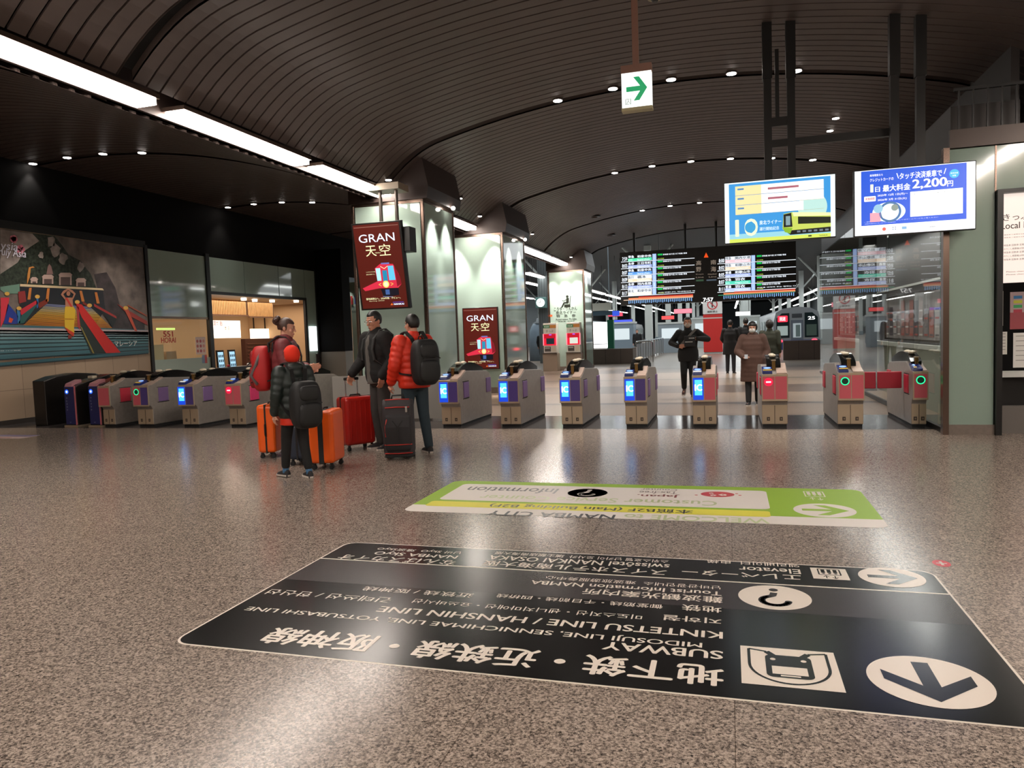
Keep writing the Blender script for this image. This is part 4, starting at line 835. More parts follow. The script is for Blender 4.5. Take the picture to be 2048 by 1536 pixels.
a = bp(1712, 850); b = bp(1865, 805); f.rect(a[0], a[1], b[0], b[1], em('406048', .6), 4); a = bp(30, 840, False); b = bp(235, 800, False); f.rect(a[0], a[1], b[0], b[1], em('607080', .6), 4)
f.build('timetable', bd)

# ---------------------------------------------------------------- people
def vox(mb, name, m, parent, voxel=.012, smooth=4, mats=None):
    me = bpy.data.meshes.new('tmp'); me.from_pydata([tuple(p) for p in mb.v], [], mb.f); o = bpy.data.objects.new('tmp', me); COL.objects.link(o)
    bm = bmesh.new(); bm.from_mesh(me); bmesh.ops.recalc_face_normals(bm, faces=bm.faces); bm.to_mesh(me); bm.free()
    r = o.modifiers.new('r', 'REMESH'); r.mode = 'VOXEL'; r.voxel_size = voxel
    q = o.modifiers.new('s', 'SMOOTH'); q.factor = .5; q.iterations = smooth
    dg = bpy.context.evaluated_depsgraph_get(); me2 = bpy.data.meshes.new_from_object(o.evaluated_get(dg)); bpy.data.objects.remove(o); bpy.data.meshes.remove(me)
    me2.name = name; me2.materials.clear(); me2.materials.append(m); me2.polygons.foreach_set('use_smooth', [True]*len(me2.polygons))
    ob = bpy.data.objects.new(name, me2); COL.objects.link(ob); ob.parent = parent; return ob
def lerp(a, b, t): return Vector(a)*(1-t)+Vector(b)*t
def chain(mb, pts, rad, quilt=0, step=.014):
    """tapering limb: rings along a bent path, with optional quilted baffles"""
    pts = [Vector(p) for p in pts]
    for (a, b), (ra, rb) in zip(zip(pts, pts[1:]), zip(rad, rad[1:])):
        L = (b-a).length
        if L < 1e-4: continue
        n = max(2, int(L/step)); rings = []; d = (b-a).normalized(); u = d.orthogonal().normalized(); v = d.cross(u)
        for i in range(n+1):
            t = i/n; r = (ra*(1-t)+rb*t)
            if quilt: r += quilt*(abs(math.sin(PI*t*L/.075))-.4)
            c = a+(b-a)*t; rings.append([c+u*r*math.cos(2*PI*k/16)+v*r*math.sin(2*PI*k/16) for k in range(16)])
        mb.ring_loft(rings)
    for p, r in zip(pts, rad): mb.sph(p, r*1.0)
def torso(mb, rings, quilt=0, n=28, off=lambda z: (0, 0)):
    zs = [r[0] for r in rings]; z = zs[0]; out = []; st = .013
    while z < zs[-1]+1e-6:
        k = 0
        while k < len(zs)-2 and z > zs[k+1]: k += 1
        t = min(1, max(0, (z-zs[k])/(zs[k+1]-zs[k]))); t = t*t*(3-2*t)
        wx = rings[k][1]*(1-t)+rings[k+1][1]*t; wy = rings[k][2]*(1-t)+rings[k+1][2]*t
        q = quilt*(abs(math.sin(PI*(z-zs[0])/.085))-.4) if quilt else 0
        ox, oy = off(z); out.append([Vector((ox+(wx+q)*math.copysign(abs(math.cos(2*PI*i/n))**.85, math.cos(2*PI*i/n)), oy+(wy+q)*math.copysign(abs(math.sin(2*PI*i/n))**.85, math.sin(2*PI*i/n)), z)) for i in range(n)])
        z += st
    mb.ring_loft(out)
HEADP = [(.0, .022, .07, .025), (.02, .045, .084, -.01), (.05, .057, .086, -.04), (.08, .065, .086, -.068), (.11, .070, .085, -.084), (.14, .0745, .087, -.094), (.17, .073, .080, -.094), (.2, .06, .058, -.078), (.22, .037, .028, -.05), (.231, .012, .0, -.02)]
def head_mesh(mb, T):
    rings = []
    for z, w_, yf, yb in HEADP:
        c = (yf+yb)/2; d = (yf-yb)/2; rings.append([T @ Vector((w_*math.cos(2*PI*i/24), c+d*math.sin(2*PI*i/24), z)) for i in range(24)])
    mb.ring_loft(rings)
    def S(c, r):
        q = MB(); q.sph(c, r); mb.add([T @ Vector(p) for p in q.v], q.f)
    for k in range(5): t = k/4; S((0, .087+.02*t, .125-.045*t), (.007+.006*t, .011, .011))
    S((0, .083, .138), (.045, .012, .010)); S((0, .086, .05), (.023, .011, .007)); S((0, .085, .041), (.02, .01, .006)); S((0, .072, .018), (.024, .016, .016))
    for s_ in (-1, 1): S((s_*.074, -.012, .105), (.012, .02, .032)); S((s_*.04, .062, .085), (.024, .02, .024))
def hand_mesh(mb, wr, d, nrm, curl, side, s):
    """palm, four unequal fingers and a thumb leaving the side of the palm; d = pointing direction, nrm = palm-facing direction"""
    d = Vector(d).normalized(); nrm = (Vector(nrm)-d*Vector(nrm).dot(d)).normalized(); a = d.cross(nrm).normalized()*side
    wr = Vector(wr)
    for k in range(-2, 3):
        mb.sph(wr+d*.045*s+a*k*.013*s, (.016*s,)*3); mb.sph(wr+d*.075*s+a*k*.0165*s, (.0145*s,)*3); mb.sph(wr+d*.018*s+a*k*.010*s, (.017*s,)*3)
    for k, L in enumerate((.066, .076, .071, .056)):
        p = wr+d*.088*s+a*(k-1.5)*.0205*s; dirn = d.copy(); r = .0085*s; pts = [p]
        for j, f_ in enumerate((.45, .32, .23)):
            dirn = (dirn*math.cos(curl*(.5+.3*j))+nrm*math.sin(curl*(.5+.3*j))).normalized(); p = p+dirn*L*f_*s*1.1; pts.append(p)
        for j in range(3): mb.cyl(pts[j], pts[j+1], r*(1-.06*j), r*(.94-.06*j), 8)
        for j, q in enumerate(pts): mb.sph(q, r*(1-.06*j), n=8, k=6)
    p0 = wr+d*.03*s-a*.028*s; td = (d*.75-a*.6+nrm*.35).normalized(); p1 = p0+td*.034*s; p2 = p1+(td+nrm*.35+d*.3).normalized()*.028*s
    mb.cyl(p0, p1, .012*s, .0105*s, 8); mb.cyl(p1, p2, .0105*s, .0085*s, 8); mb.sph(p0, .0125*s, n=8, k=6); mb.sph(p1, .0105*s, n=8, k=6); mb.sph(p2, .0085*s, n=8, k=6)
SKIN = mat('skin_light', (206, 150, 126), .5, vary=.05, vscale=20); SKIN2 = mat('skin_warm', (190, 134, 108), .5, vary=.05, vscale=20)
HAIRB = mat('black_hair', (20, 16, 14), .45, bump=.3, bscale=150); HAIRBR = mat('brown_hair', (64, 40, 30), .45, bump=.3, bscale=150)
def person(label, loc, face, H, top, top_mat, pants_mat, shoe_mat, skin=SKIN, pose=None, head=(0, 0), hair=HAIRB, hairstyle='short', hem=.82, puff=0, hood=False, inner=None, lean=(0, 0), voxel=.011, detail=True, wide=1.0, glasses=False, mask=None, cap=None, socks=None, sleeve=.0, group=None, crop=None):
    P = dict(hipL=(-.085, 0, .9), hipR=(.085, 0, .9), kneeL=(-.095, .03, .5), kneeR=(.095, .03, .5), ankL=(-.1, -.02, .09), ankR=(.1, -.02, .09), toeL=(-.12, 1, 0), toeR=(.12, 1, 0),
             shL=(-.185, 0, 1.41), shR=(.185, 0, 1.41), elL=(-.235, -.04, 1.13), elR=(.235, -.04, 1.13), wrL=(-.235, .06, .9), wrR=(.235, .06, .9), hdL=(0, .15, -1), hdR=(0, .15, -1), nL=(1, 0, 0), nR=(-1, 0, 0), curl=.55)
    P.update(pose or {}); s = H/1.75
    t = thing('person', label, 'person', loc, math.atan2(-face[0], face[1]), group)
    V = lambda k: Vector(P[k])*s
    lx, ly = lean; off = lambda z: (lx*s*max(0, (z/s-.9)/.5), ly*s*max(0, (z/s-.9)/.5))
    for k in ('shL', 'shR'): P[k] = tuple(Vector(P[k])+Vector((lx, ly, 0)))
    nb = Vector((lx*1.05, ly*1.05, 1.45))*s
    T = Matrix.Translation(nb+Vector((0, .0, .065*s))+Vector((lx, ly, 0))*.15*s) @ Matrix.Rotation(head[0], 4, 'Z') @ Matrix.Rotation(head[1], 4, 'X') @ Matrix.Scale(s*1.02, 4)
    body = MB()
    torso(body, [(z*s, a*s*wide, b*s) for z, a, b in ((.84, .13, .09), (.93, .15, .1), (1.08, .125, .09), (1.25, .15, .1), (1.38, .155, .085), (1.46, .07, .06))], off=off)
    chain(body, [nb-Vector((0, 0, .05*s)), nb+Vector((0, 0, .02*s)), T @ Vector((0, -.015, .05))], [.062*s, .055*s, .054*s])
    head_mesh(body, T)
    for q in 'LR':
        chain(body, [V('sh'+q), V('el'+q), V('wr'+q)], [.05*s, .038*s, .026*s]); chain(body, [V('hip'+q), V('knee'+q), V('ank'+q)], [.078*s, .05*s, .036*s])
        a = V('ank'+q); td = Vector(P['toe'+q]).normalized(); chain(body, [a, a-Vector((0, 0, .04*s)), a+td*.13*s-Vector((0, 0, .055*s))], [.036*s, .032*s, .022*s])
        if detail: hand_mesh(body, V('wr'+q), P['hd'+q], P['n'+q], P['curl'], 1 if q == 'R' else -1, s)
        else: chain(body, [V('wr'+q), V('wr'+q)+Vector(P['hd'+q]).normalized()*.12*s], [.03*s, .028*s])
    vox(body, 'body', skin, t, .0062*s if detail else .012, 2)
    # trousers
    leg = MB(); torso(leg, [(z*s, a*s*wide, b*s) for z, a, b in ((.8, .135, .105), (.9, .165, .12), (1.0, .15, .108))], off=off)
    for q in 'LR': chain(leg, [V('hip'+q), V('knee'+q), lerp(P['knee'+q], P['ank'+q], .86 if socks else .98)*s], [.097*s, .071*s, .058*s])
    vox(leg, 'trousers', pants_mat, t, voxel, 3)
    # top
    j = MB(); e = .028+(.02 if puff else 0); hz = hem
    rr = [(hz, .17+e*.6+(.03 if hem < .7 else 0), .125+e*.6), (max(hz+.03, .95), .165+e, .12+e), (1.1, .15+e, .11+e), (1.27, .165+e, .115+e*.9), (1.39, .165+e*.8, .1+e*.6), (1.47, .1+e*.5, .075+e*.5)]
    if hem < .8: rr.insert(1, (.9, .18+e*.8, .125+e*.8)); rr[2] = (1.0, .17+e, .12+e)
    torso(j, [(z*s, a*s*wide, b*s) for z, a, b in rr], puff*s, off=off)
    for q in 'LR':
        w2 = lerp(P['el'+q], P['wr'+q], .93+sleeve)*s
        chain(j, [lerp(P['sh'+q], P['el'+q], .0)*s, V('el'+q), w2], [(.066+e*.7)*s, (.052+e*.6)*s, (.04+e*.4)*s], puff*s*.9)
        j.sph(V('sh'+q), (.07+e*.6)*s)
    chain(j, [nb-Vector((0, 0, .06*s)), nb+Vector((0, .0, .035*s))], [(.085+e*.4)*s, (.068+e*.4)*s])
    if hood: j.sph(nb+Vector((0, -.075*s, .02*s)), (.125*s, .085*s, .075*s)); j.sph(nb+Vector((0, -.1*s, -.06*s)), (.1*s, .06*s, .08*s))
    vox(j, top, top_mat, t, voxel, 2 if puff else 4)
    if inner:                                                        # shirt showing in the open front
        q = MB(); torso(q, [(z*s, a*s*.62, b*s) for z, a, b in ((.84, .15, .172), (1.0, .14, .17), (1.2, .13, .166), (1.36, .11, .148), (1.455, .07, .11))], off=lambda z: (off(z)[0], off(z)[1]+.008*s)); vox(q, 'shirt', inner, t, voxel, 3)
    # shoes
    for q in 'LR':
        m = MB(); a = V('ank'+q); g = a.z-.09*s; td = Vector(P['toe'+q]); pit = td.z; td = Vector((td.x, td.y, 0)).normalized(); sd = td.cross(ZP); rings = []
        for y_, w_, zt in ((-.075, .025, .06), (-.06, .036, .085), (-.02, .04, .1), (.04, .041, .085), (.1, .047, .065), (.15, .043, .05), (.18, .026, .035)):
            c = Vector((a.x, a.y, 0))+td*y_*s; lift = pit*(y_+.0)*s
            rings.append([c+sd*(w_*math.copysign(abs(math.cos(th))**.7, math.cos(th)))*s+Vector((0, 0, g+lift+(.0 if math.sin(th) < 0 else 0)+max(0, math.sin(th))*zt*s+(.004 if abs(math.sin(th)) < .3 else 0))) for th in [2*PI*i/16 for i in range(16)]])
        m.ring_loft(rings); so = m.build('shoe', shoe_mat, t, smooth=True)
        m = MB(); rings = [[Vector((p.x, p.y, g+pit*((Vector((p.x, p.y, 0))-Vector((a.x, a.y, 0))).dot(td))+h_)) for p in [Vector((a.x, a.y, 0))+td*yy*s+sd*ww*s for yy, ww in ((-.08, .02), (-.08, -.02), (-.05, -.042), (.03, -.044), (.1, -.052), (.16, -.045), (.188, -.015), (.188, .015), (.16, .045), (.1, .052), (.03, .044), (-.05, .042))]] for h_ in (.001, .022*s)]
        m.ring_loft(rings); m.build('shoe_sole', mat('pale_sole', (196, 186, 176), .6), so)
        if socks: m = MB(); chain(m, [lerp(P['knee'+q], P['ank'+q], .8)*s, a+Vector((0, 0, -.03*s))], [.043*s, .042*s]); m.build('sock', socks, t, smooth=True)
    # head details
    def onhead(name, build_fn, m, par=t, smooth=True):
        q = MB(); build_fn(q); q.v = [tuple(T @ Vector(p)) for p in q.v]; return q.build(name, m, par, smooth=smooth)
    def shell(c, r, keep, tuck=.86, n=28, k=18):
        def fn(q):
            q.sph(c, r, n=n, k=k); out = []
            for p in q.v:
                v = Vector(p)
                if not keep(v): v = Vector(c)+(v-Vector(c))*tuck*.9
                out.append(tuple(v))
            q.v = out
        return fn
    if hairstyle == 'short': onhead('hair', shell((0, -.01, .135), (.083, .104, .108), lambda v: v.z > (.06 if v.y < -.03 else .1 if v.y < .035 else .172)), hair)
    if hairstyle == 'bob': onhead('hair', shell((0, -.012, .125), (.098, .112, .122), lambda v: v.z > (.0 if v.y < .03 else .16)), hair)
    if hairstyle == 'bun':
        onhead('hair', shell((0, -.01, .135), (.083, .104, .106), lambda v: v.z > (.07 if v.y < .02 else .17)), hair)
        onhead('hair_bun', lambda q: [q.sph((.045*math.cos(k*1.3), -.125+.018*math.sin(k*2.1), .19+.03*math.sin(k*1.3)), .034) for k in range(5)]+[q.sph((0, -.125, .185), .05)], hair)
    if cap: onhead('beanie', shell((0, -.012, .125), (.1, .118, .122), lambda v: v.z > (-.02 if v.y < .035 else .15 if v.y < .06 else .17), tuck=.8), cap)
    if detail:
        for s_ in (-1, 1):
            e_ = onhead('eye', lambda q, s_=s_: q.sph((s_*.03, .078, .118), (.0125, .009, .0075)), mat('eye_white', (225, 218, 210), .2)); onhead('iris', lambda q, s_=s_: q.sph((s_*.03, .0855, .118), (.0055, .003, .006)), mat('dark_iris', (30, 20, 16), .2), e_)
            onhead('eyebrow', lambda q, s_=s_: q.sph((s_*.031, .087, .136), (.017, .006, .004)), hair)
        onhead('lips', lambda q: q.sph((0, .092, .046), (.02, .008, .0055)), mat('lips', (160, 88, 78), .45))
    if mask: onhead('face_mask', lambda q: q.sph((0, .06, .062), (.067, .054, .052)), mask)
    if glasses:
        def gl(q):
            for s_ in (-1, 1):
                q.tube([(s_*.033+.022*math.cos(2*PI*i/16), .103, .117+.014*math.sin(2*PI*i/16)) for i in range(17)], .0022, 6); q.tube([(s_*.055, .1, .12), (s_*.078, .04, .12), (s_*.08, -.01, .115)], .002, 6)
            q.tube([(-.011, .104, .12), (.011, .104, .12)], .002, 6)
        onhead('glasses', gl, CHROME)
    if crop: pass
    return t, s, T
def backpack(label, loc, face, s, mats, w=.16, d=.1, z0=.86, z1=1.42, y=-.16, straps=True, e=.03, shift=0, accents=()):
    t = thing('backpack', label, 'backpack', loc, math.atan2(-face[0], face[1]))
    def blob(w_, d_, za, zb, yc, pw=.62, n=32):
        q = MB(); rings = []; N = 22
        for i in range(N+1):
            a = -PI/2+PI*i/N; cz = (za+zb)/2+(zb-za)/2*math.copysign(abs(math.sin(a))**.75, math.sin(a)); k = max(.02, math.cos(a))**.42
            rings.append([Vector((shift+w_*k*math.copysign(abs(math.cos(th))**pw, math.cos(th)), yc+d_*k*math.copysign(abs(math.sin(th))**pw, math.sin(th)), cz))*s for th in [2*PI*j/n for j in range(n)]])
        q.ring_loft(rings); return q
    yc = y-d; blob(w, d, z0, z1, yc).build('main_compartment', mats[0], t, smooth=True)
    blob(w*.8, d*.45, z0+.04, z0+(z1-z0)*.55, yc-d*.85).build('front_pocket', mats[1], t, smooth=True)
    blob(w*.7, d*.35, z0+(z1-z0)*.58, z1-.06, yc-d*.8).build('upper_pocket', mats[1], t, smooth=True)
    m = MB(); m.strap([Vector((shift+x, yc-d*(1.32 if z < z0+.35 else 1.1)-.0, z))*s for x, z in ((-w*.7, z0+.33), (-w*.35, z0+.36), (0, z0+.37), (w*.35, z0+.36), (w*.7, z0+.33))], (0, 0, 1), .012*s, .006*s); m.build('zip', mats[2], t)
    MB().tube([Vector((shift-.035, y-.03, z1-.02))*s, Vector((shift-.02, y-.03, z1+.03))*s, Vector((shift+.02, y-.03, z1+.03))*s, Vector((shift+.035, y-.03, z1-.02))*s], .009*s, 8).build('top_handle', mats[2], t, smooth=True)
    if straps:
        f_ = .115+e
        for sd in (-1, 1):
            pts = [(.07, y-.01, z1-.08), (.1, -.1-e, 1.45), (.115, -.03, 1.497+e*.7), (.12, .05, 1.49+e*.5), (.125, f_-.01, 1.40), (.13, f_+.02, 1.27), (.15, f_+.005, 1.14), (.185, .05, 1.05), (.185+e*.5, -.05, 1.02), (.14, y-.02, z0+.13)]
            MB().strap([Vector((sd*a, b, c))*s for a, b, c in pts], (1, 0, 0), .05*s, .014*s).build('shoulder_strap', mats[2], t, smooth=False)
    for k, (pts, m_, w_) in enumerate(accents): MB().tube([Vector(p)*s for p in pts], w_*s, 8).build('trim_piping', m_, t, smooth=True)
    return t
cloth = lambda n, c, r=.85, b=.15: mat(n, c, r, bump=b, bscale=220, vary=.08, vscale=10)
REDJ = mat('orange_red_puffer', (214, 48, 22), .55, vary=.06, vscale=12); MAROON = mat('maroon_jacket', (112, 40, 44), .6, vary=.08, vscale=12); DGREEN = mat('dark_green_puffer', (26, 36, 33), .5, vary=.1, vscale=12)
BLKC = cloth('black_cloth', (22, 21, 21)); BLKP = mat('black_pack', (20, 20, 21), .6, bump=.1, bscale=200); JEANS = cloth('teal_denim', (38, 52, 60)); JEANB = cloth('blue_grey_denim', (58, 66, 76)); GREYT = cloth('grey_trousers', (56, 52, 50)); SHOED = mat('dark_sneaker', (34, 30, 32), .7, vary=.3, vscale=60)

# 1 woman in maroon with a red backpack, facing right
fw = (.93, .36); lw = (-5.53, 8.37, 0)
person('woman with hair in a bun, maroon hooded jacket, holding out a phone', lw, fw, 1.83, 'jacket', MAROON, JEANB, SHOED, pose=dict(elR=(.24, .07, 1.15), wrR=(.22, .32, 1.14), hdR=(0, 1, .05), nR=(-1, 0, .3), elL=(-.24, .05, 1.15), wrL=(-.15, .26, 1.1), hdL=(.3, 1, 0), kneeL=(-.09, .04, .5), ankR=(.1, .03, .09)), head=(0, -.12), hair=HAIRBR, hairstyle='bun', hem=.8, puff=.006, hood=True, lean=(0, .03))
RP = mat('red_pack', (176, 26, 28), .55); GP = mat('grey_pack_panel', (96, 88, 88), .55); 
backpack('red and grey hiking backpack on the woman in the maroon jacket', lw, fw, 1.83/1.75, (RP, mat('dark_red_pack', (140, 20, 24), .55), BLKP), w=.165, d=.115, z0=.86, z1=1.42, y=-.15, e=.05, accents=(
    ([(-.13, -.26, 1.33), (-.165, -.3, 1.2), (-.13, -.38, 1.06), (-.16, -.3, .95)], GP, .02), ([(.13, -.26, 1.33), (.165, -.3, 1.2), (.13, -.38, 1.06), (.16, -.3, .95)], GP, .02), ([(-.1, -.37, 1.3), (0, -.39, 1.2), (.1, -.37, 1.3)], BLKP, .008), ([(-.12, -.385, 1.12), (0, -.41, 1.15), (.12, -.385, 1.12)], BLKP, .009), ([(-.14, -.37, .98), (0, -.41, .94), (.14, -.37, .98)], BLKP, .009), ([(-.165, -.2, .95), (-.19, -.26, 1.05), (-.17, -.28, 1.2)], BLKP, .022), ([(-.165, -.2, 1.34), (-.16, -.3, 1.3), (-.1, -.37, 1.2)], GP, .016)))
t = thing('phone', 'dark phone held out by the woman in the maroon jacket', 'phone', Vector(lw)+Matrix.Rotation(math.atan2(-fw[0], fw[1]), 3, 'Z') @ Vector((.21, .45, 1.23))); MB().box(-.006, .006, -.01, .06, -.02, .13).build('case', BLACK, t, bevel=.003); MB().box(-.0075, -.006, -.005, .055, -.012, .122).build('display', em('90a0a8', .5), t)

# 2 boy
fb = (-.86, .5); lb = (-4.66, 7.2, 0)
person('boy in an orange-red beanie and dark green puffer jacket, walking left', lb, fb, 1.47, 'jacket', DGREEN, BLKC, SHOED, pose=dict(kneeL=(-.09, .1, .52), ankL=(-.09, .17, .1), kneeR=(.09, -.02, .5), ankR=(.09, -.14, .09), elL=(-.25, -.02, 1.12), wrL=(-.25, .08, .87), elR=(.25, -.03, 1.13), wrR=(.22, .1, .9)), head=(.1, -.08), hairstyle='none', cap=mat('orange_beanie', (226, 44, 16), .85, bump=.2, bscale=160), hem=.8, puff=.011, hood=True, socks=mat('blue_sock', (64, 104, 140), .8, vary=.5, vscale=70))
t_ = [o for o in bpy.data.objects if o.name.startswith('person') and o.get('label', '').startswith('boy')][0]
q = MB(); torso(q, [(.6, .165, .13), (.72, .16, .125), (.8, .15, .115)]); vox(q, 'shirt_hem', REDJ, t_, .011, 3)
backpack('big black backpack hanging low on the boy in green', lb, fb, 1.47/1.75, (BLKP, BLKP, BLKC), w=.2, d=.14, z0=.68, z1=1.3, y=-.17, e=.055)
# 3 man with glasses
fm = (-.55, -.83); lm = (-4.62, 9.27, 0)
person('man with glasses in an open black jacket over a grey shirt', lm, fm, 1.9, 'jacket', BLKC, GREYT, SHOED, skin=SKIN2, pose=dict(shR=(.185, .03, 1.41), elR=(.27, .08, 1.15), wrR=(.3, .25, .96), hdR=(0, .3, -.9), nR=(-1, 0, 0), elL=(-.27, -.05, 1.14), wrL=(-.2, .1, .93), curl=.9), head=(.12, -.2), hem=.86, puff=.004, inner=cloth('grey_shirt', (92, 88, 84)), glasses=True, lean=(0, .03))
backpack('black backpack behind the man with glasses, seen by its strap', lm, fm, 1.9/1.75, (BLKP, BLKP, mat('strap_grey', (46, 48, 48), .6)), w=.15, d=.08, z0=.95, z1=1.4, y=-.13, e=.04)
# 4 boy/man in orange jacket seen from behind
fo = (-.8, .6); lo = (-3.97, 8.95, 0)
person('young man in an orange-red puffer jacket with his back turned', lo, fo, 1.82, 'jacket', REDJ, JEANS, SHOED, pose=dict(elL=(-.27, .0, 1.13), wrL=(-.26, .14, .9), hdL=(0, .4, -.8), elR=(.25, -.02, 1.13), wrR=(.2, .14, .95), kneeL=(-.1, .05, .5), ankL=(-.12, .06, .09), ankR=(.11, -.1, .09), kneeR=(.1, -.02, .5), curl=.9), head=(.15, -.05), hem=.83, puff=.012)
backpack('black backpack with a small green tag on the orange-red jacket', lo, fo, 1.82/1.75, (BLKP, BLKP, BLKC), w=.175, d=.125, z0=.87, z1=1.44, y=-.16, e=.055, accents=(([(.06, -.415, 1.14), (.09, -.42, 1.1)], mat('green_tag', (20, 120, 80), .5), .008),))
# 5 masked man walking through the gates
p5 = (-.87, 16.9, 0)
person('man in a black cap-like hairdo and mask, black jacket, walking out through the gates', p5, (.05, -1), 1.77, 'jacket', BLKC, BLKC, mat('brown_shoe', (72, 40, 32), .6), skin=SKIN2, pose=dict(elR=(.36, -.06, 1.2), wrR=(.2, .2, 1.12), hdR=(-1, .3, .1), nR=(0, -1, 0), elL=(-.42, -.02, 1.26), wrL=(-.18, .2, 1.28), hdL=(1, .2, 0), nL=(0, -1, 0), kneeR=(.1, .12, .52), ankR=(.1, -.12, .2), toeR=(.1, 1, -.45), kneeL=(-.08, .14, .5), ankL=(-.08, .22, .09)), hem=.78, mask=mat('grey_mask', (196, 180, 168), .8), wide=1.12)
t = thing('sling_bag', 'black sling bag with white stripes across the chest of the masked man', 'bag', p5, math.atan2(-.05, -1))
MB().strap([(-.17, .1, 1.5), (-.05, .175, 1.38), (.1, .19, 1.22), (.2, .1, 1.1)], (0, 0, 1), .05, .015).build('strap', mat('sling_grey', (110, 104, 98), .7), t)
MB().box(-.16, .08, .17, .25, 1.12, 1.36).build('pouch', BLKP, t, bevel=.02); MB().box(-.14, -.02, .251, .254, 1.3, 1.315).box(-.1, .06, .251, .254, 1.22, 1.235).build('stripe', WHITEP, t)
# 6 woman in brown
BRN = mat('brown_coat', (84, 58, 48), .8, vary=.08, vscale=10, bump=.1)
person('woman in a long brown coat and white mask passing the pink gate', (.44, 14.95, 0), (-.1, -1), 1.6, 'coat', BRN, BLKC, SHOED, pose=dict(elR=(.3, .04, 1.14), wrR=(.16, .24, 1.02), hdR=(-.6, .7, -.2), nR=(0, 0, 1), elL=(-.28, -.02, 1.13), wrL=(-.26, .1, .95), ankL=(-.08, -.12, .09), ankR=(.09, .1, .09)), hairstyle='bob', hem=.5, puff=.003, hood=True, mask=WHITEP, wide=1.12, head=(0, -.1))
setp(MB().box(-.03, .03, -.003, .003, -.02, .06).build('card', mat('pale_card', (200, 205, 212), .4), loc=(.31, 14.62, .93)), 'pale travel card in the hand of the woman in brown', 'card')
# 7-9 people beyond the gates, seen from behind
DC = cloth('charcoal_coat', (30, 29, 31))
person('man in a long dark coat standing with his back turned beyond the gates', (.05, 25.4, 0), (.1, 1), 1.76, 'coat', DC, cloth('dark_grey_trousers', (44, 44, 50)), SHOED, detail=False, hem=.62, wide=1.15, hairstyle='short', pose=dict(elR=(.27, .05, 1.14), wrR=(.2, .18, 1.0), elL=(-.27, .05, 1.14), wrL=(-.2, .18, 1.0)))
person('person in black half hidden behind the man in the dark coat', (.55, 25.9, 0), (-.2, 1), 1.8, 'coat', cloth('near_black_coat', (20, 20, 22)), cloth('navy_trousers', (28, 30, 40)), SHOED, detail=False, hem=.7)
person('person in a dark olive coat behind the woman in brown', (.98, 19.5, 0), (.2, 1), 1.66, 'coat', cloth('olive_coat', (52, 54, 42)), BLKC, SHOED, detail=False, hem=.65, wide=1.1, hairstyle='bob')
person('far walker in dark clothes beside the left red ticket machine', (-9.6, 38.5, 0), (.1, 1), 1.7, 'coat', DC, BLKC, SHOED, detail=False, hem=.8, pose=dict(ankL=(-.08, .15, .09), ankR=(.09, -.12, .12)))
person('tiny dark figure in front of the grey platform wall left of the fence', (-5.0, 42.5, 0), (0, -1), 1.6, 'coat', DC, cloth('beige_trousers', (150, 130, 110)), SHOED, detail=False, hem=.7)

# ---------------------------------------------------------------- luggage
def wheel(mb, x, y, r=.028):
    mb.cyl((x-.018, y, r), (x-.004, y, r), r, r, 14); mb.cyl((x+.004, y, r), (x+.018, y, r), r, r, 14); mb.box(x-.014, x+.014, y-.016, y+.016, r+.004, r+.045)
def hard_case(label, loc, rz, w, d, h, m, seam, handle=0, sidehandle=True, ribs=0, band=False):
    t = thing('suitcase', label, 'suitcase', loc, rz); z0 = .075
    MB().box(-w/2, w/2, -d/2, d/2, z0, h).build('shell', m, t, bevel=.045)
    MB().box(-w/2-.004, w/2+.004, -.012, .012, z0-.004, h+.004).build('zip_band', seam, t, bevel=.004) if not band else MB().box(-w/2-.006, w/2+.006, -.03, .03, z0-.006, h+.006).build('luggage_strap', seam, t, bevel=.004)
    if ribs:
        q = MB()
        for k in range(ribs): x = -w/2+w*(k+1)/(ribs+1); q.box(x-.008, x+.008, -d/2-.004, d/2+.004, z0+.06, h-.06)
        q.build('ribs', m, t, bevel=.003)
    for sx in (-1, 1):
        for sy in (-1, 1): q = MB(); wheel(q, sx*(w/2-.05), sy*(d/2-.045)); q.build('wheel', RUBBER, t, smooth=False)
    if sidehandle:
        MB().tube([(-w/2-.004, 0, h*.42), (-w/2-.022, 0, h*.45), (-w/2-.022, 0, h*.63), (-w/2-.004, 0, h*.66)], .011, 8).build('side_handle', seam, t, smooth=True)
    MB().tube([(-.08, 0, h), (-.07, 0, h+.022), (.07, 0, h+.022), (.08, 0, h)], .011, 8).build('top_handle', seam, t, smooth=True)
    if handle:
        for sx in (-.09, .09): MB().cyl((sx, d/2-.06, h-.01), (sx, d/2-.06, h+handle), .009, n=10).build('handle_tube', CHROME, t)
        MB().box(-.11, .11, d/2-.08, d/2-.04, h+handle-.02, h+handle+.02).build('handle_grip', RUBBER, t, bevel=.01)
    return t
ORG = mat('orange_shell', (240, 96, 20), .35); ORGR = mat('red_shell', (178, 30, 22), .3)
ang = lambda v: math.atan2(v[1], v[0])
hard_case('bright orange hard suitcase left of the travellers', (-5.9, 8.55, 0), math.radians(104), .44, .24, .71, ORG, RUBBER)
hard_case('orange suitcase with a vertical black strap beside the boy', (-4.66, 7.85, 0), math.radians(102), .45, .3, .7, ORG, RUBBER, band=True, sidehandle=False)
hard_case('big dark red hard suitcase with its handle pulled up', (-5.0, 9.22, 0), math.radians(56), .45, .3, .74, ORGR, RUBBER, handle=.24, ribs=5)
hard_case('dark blue suitcase half hidden behind the boy in green', (-5.13, 8.05, 0), math.radians(104), .4, .24, .5, mat('navy_shell', (32, 42, 58), .5), RUBBER, sidehandle=False)
t = thing('duffel_trolley', 'upright grey wheeled duffel with red piping', 'suitcase', (-4.02, 8.52, 0), math.radians(20))
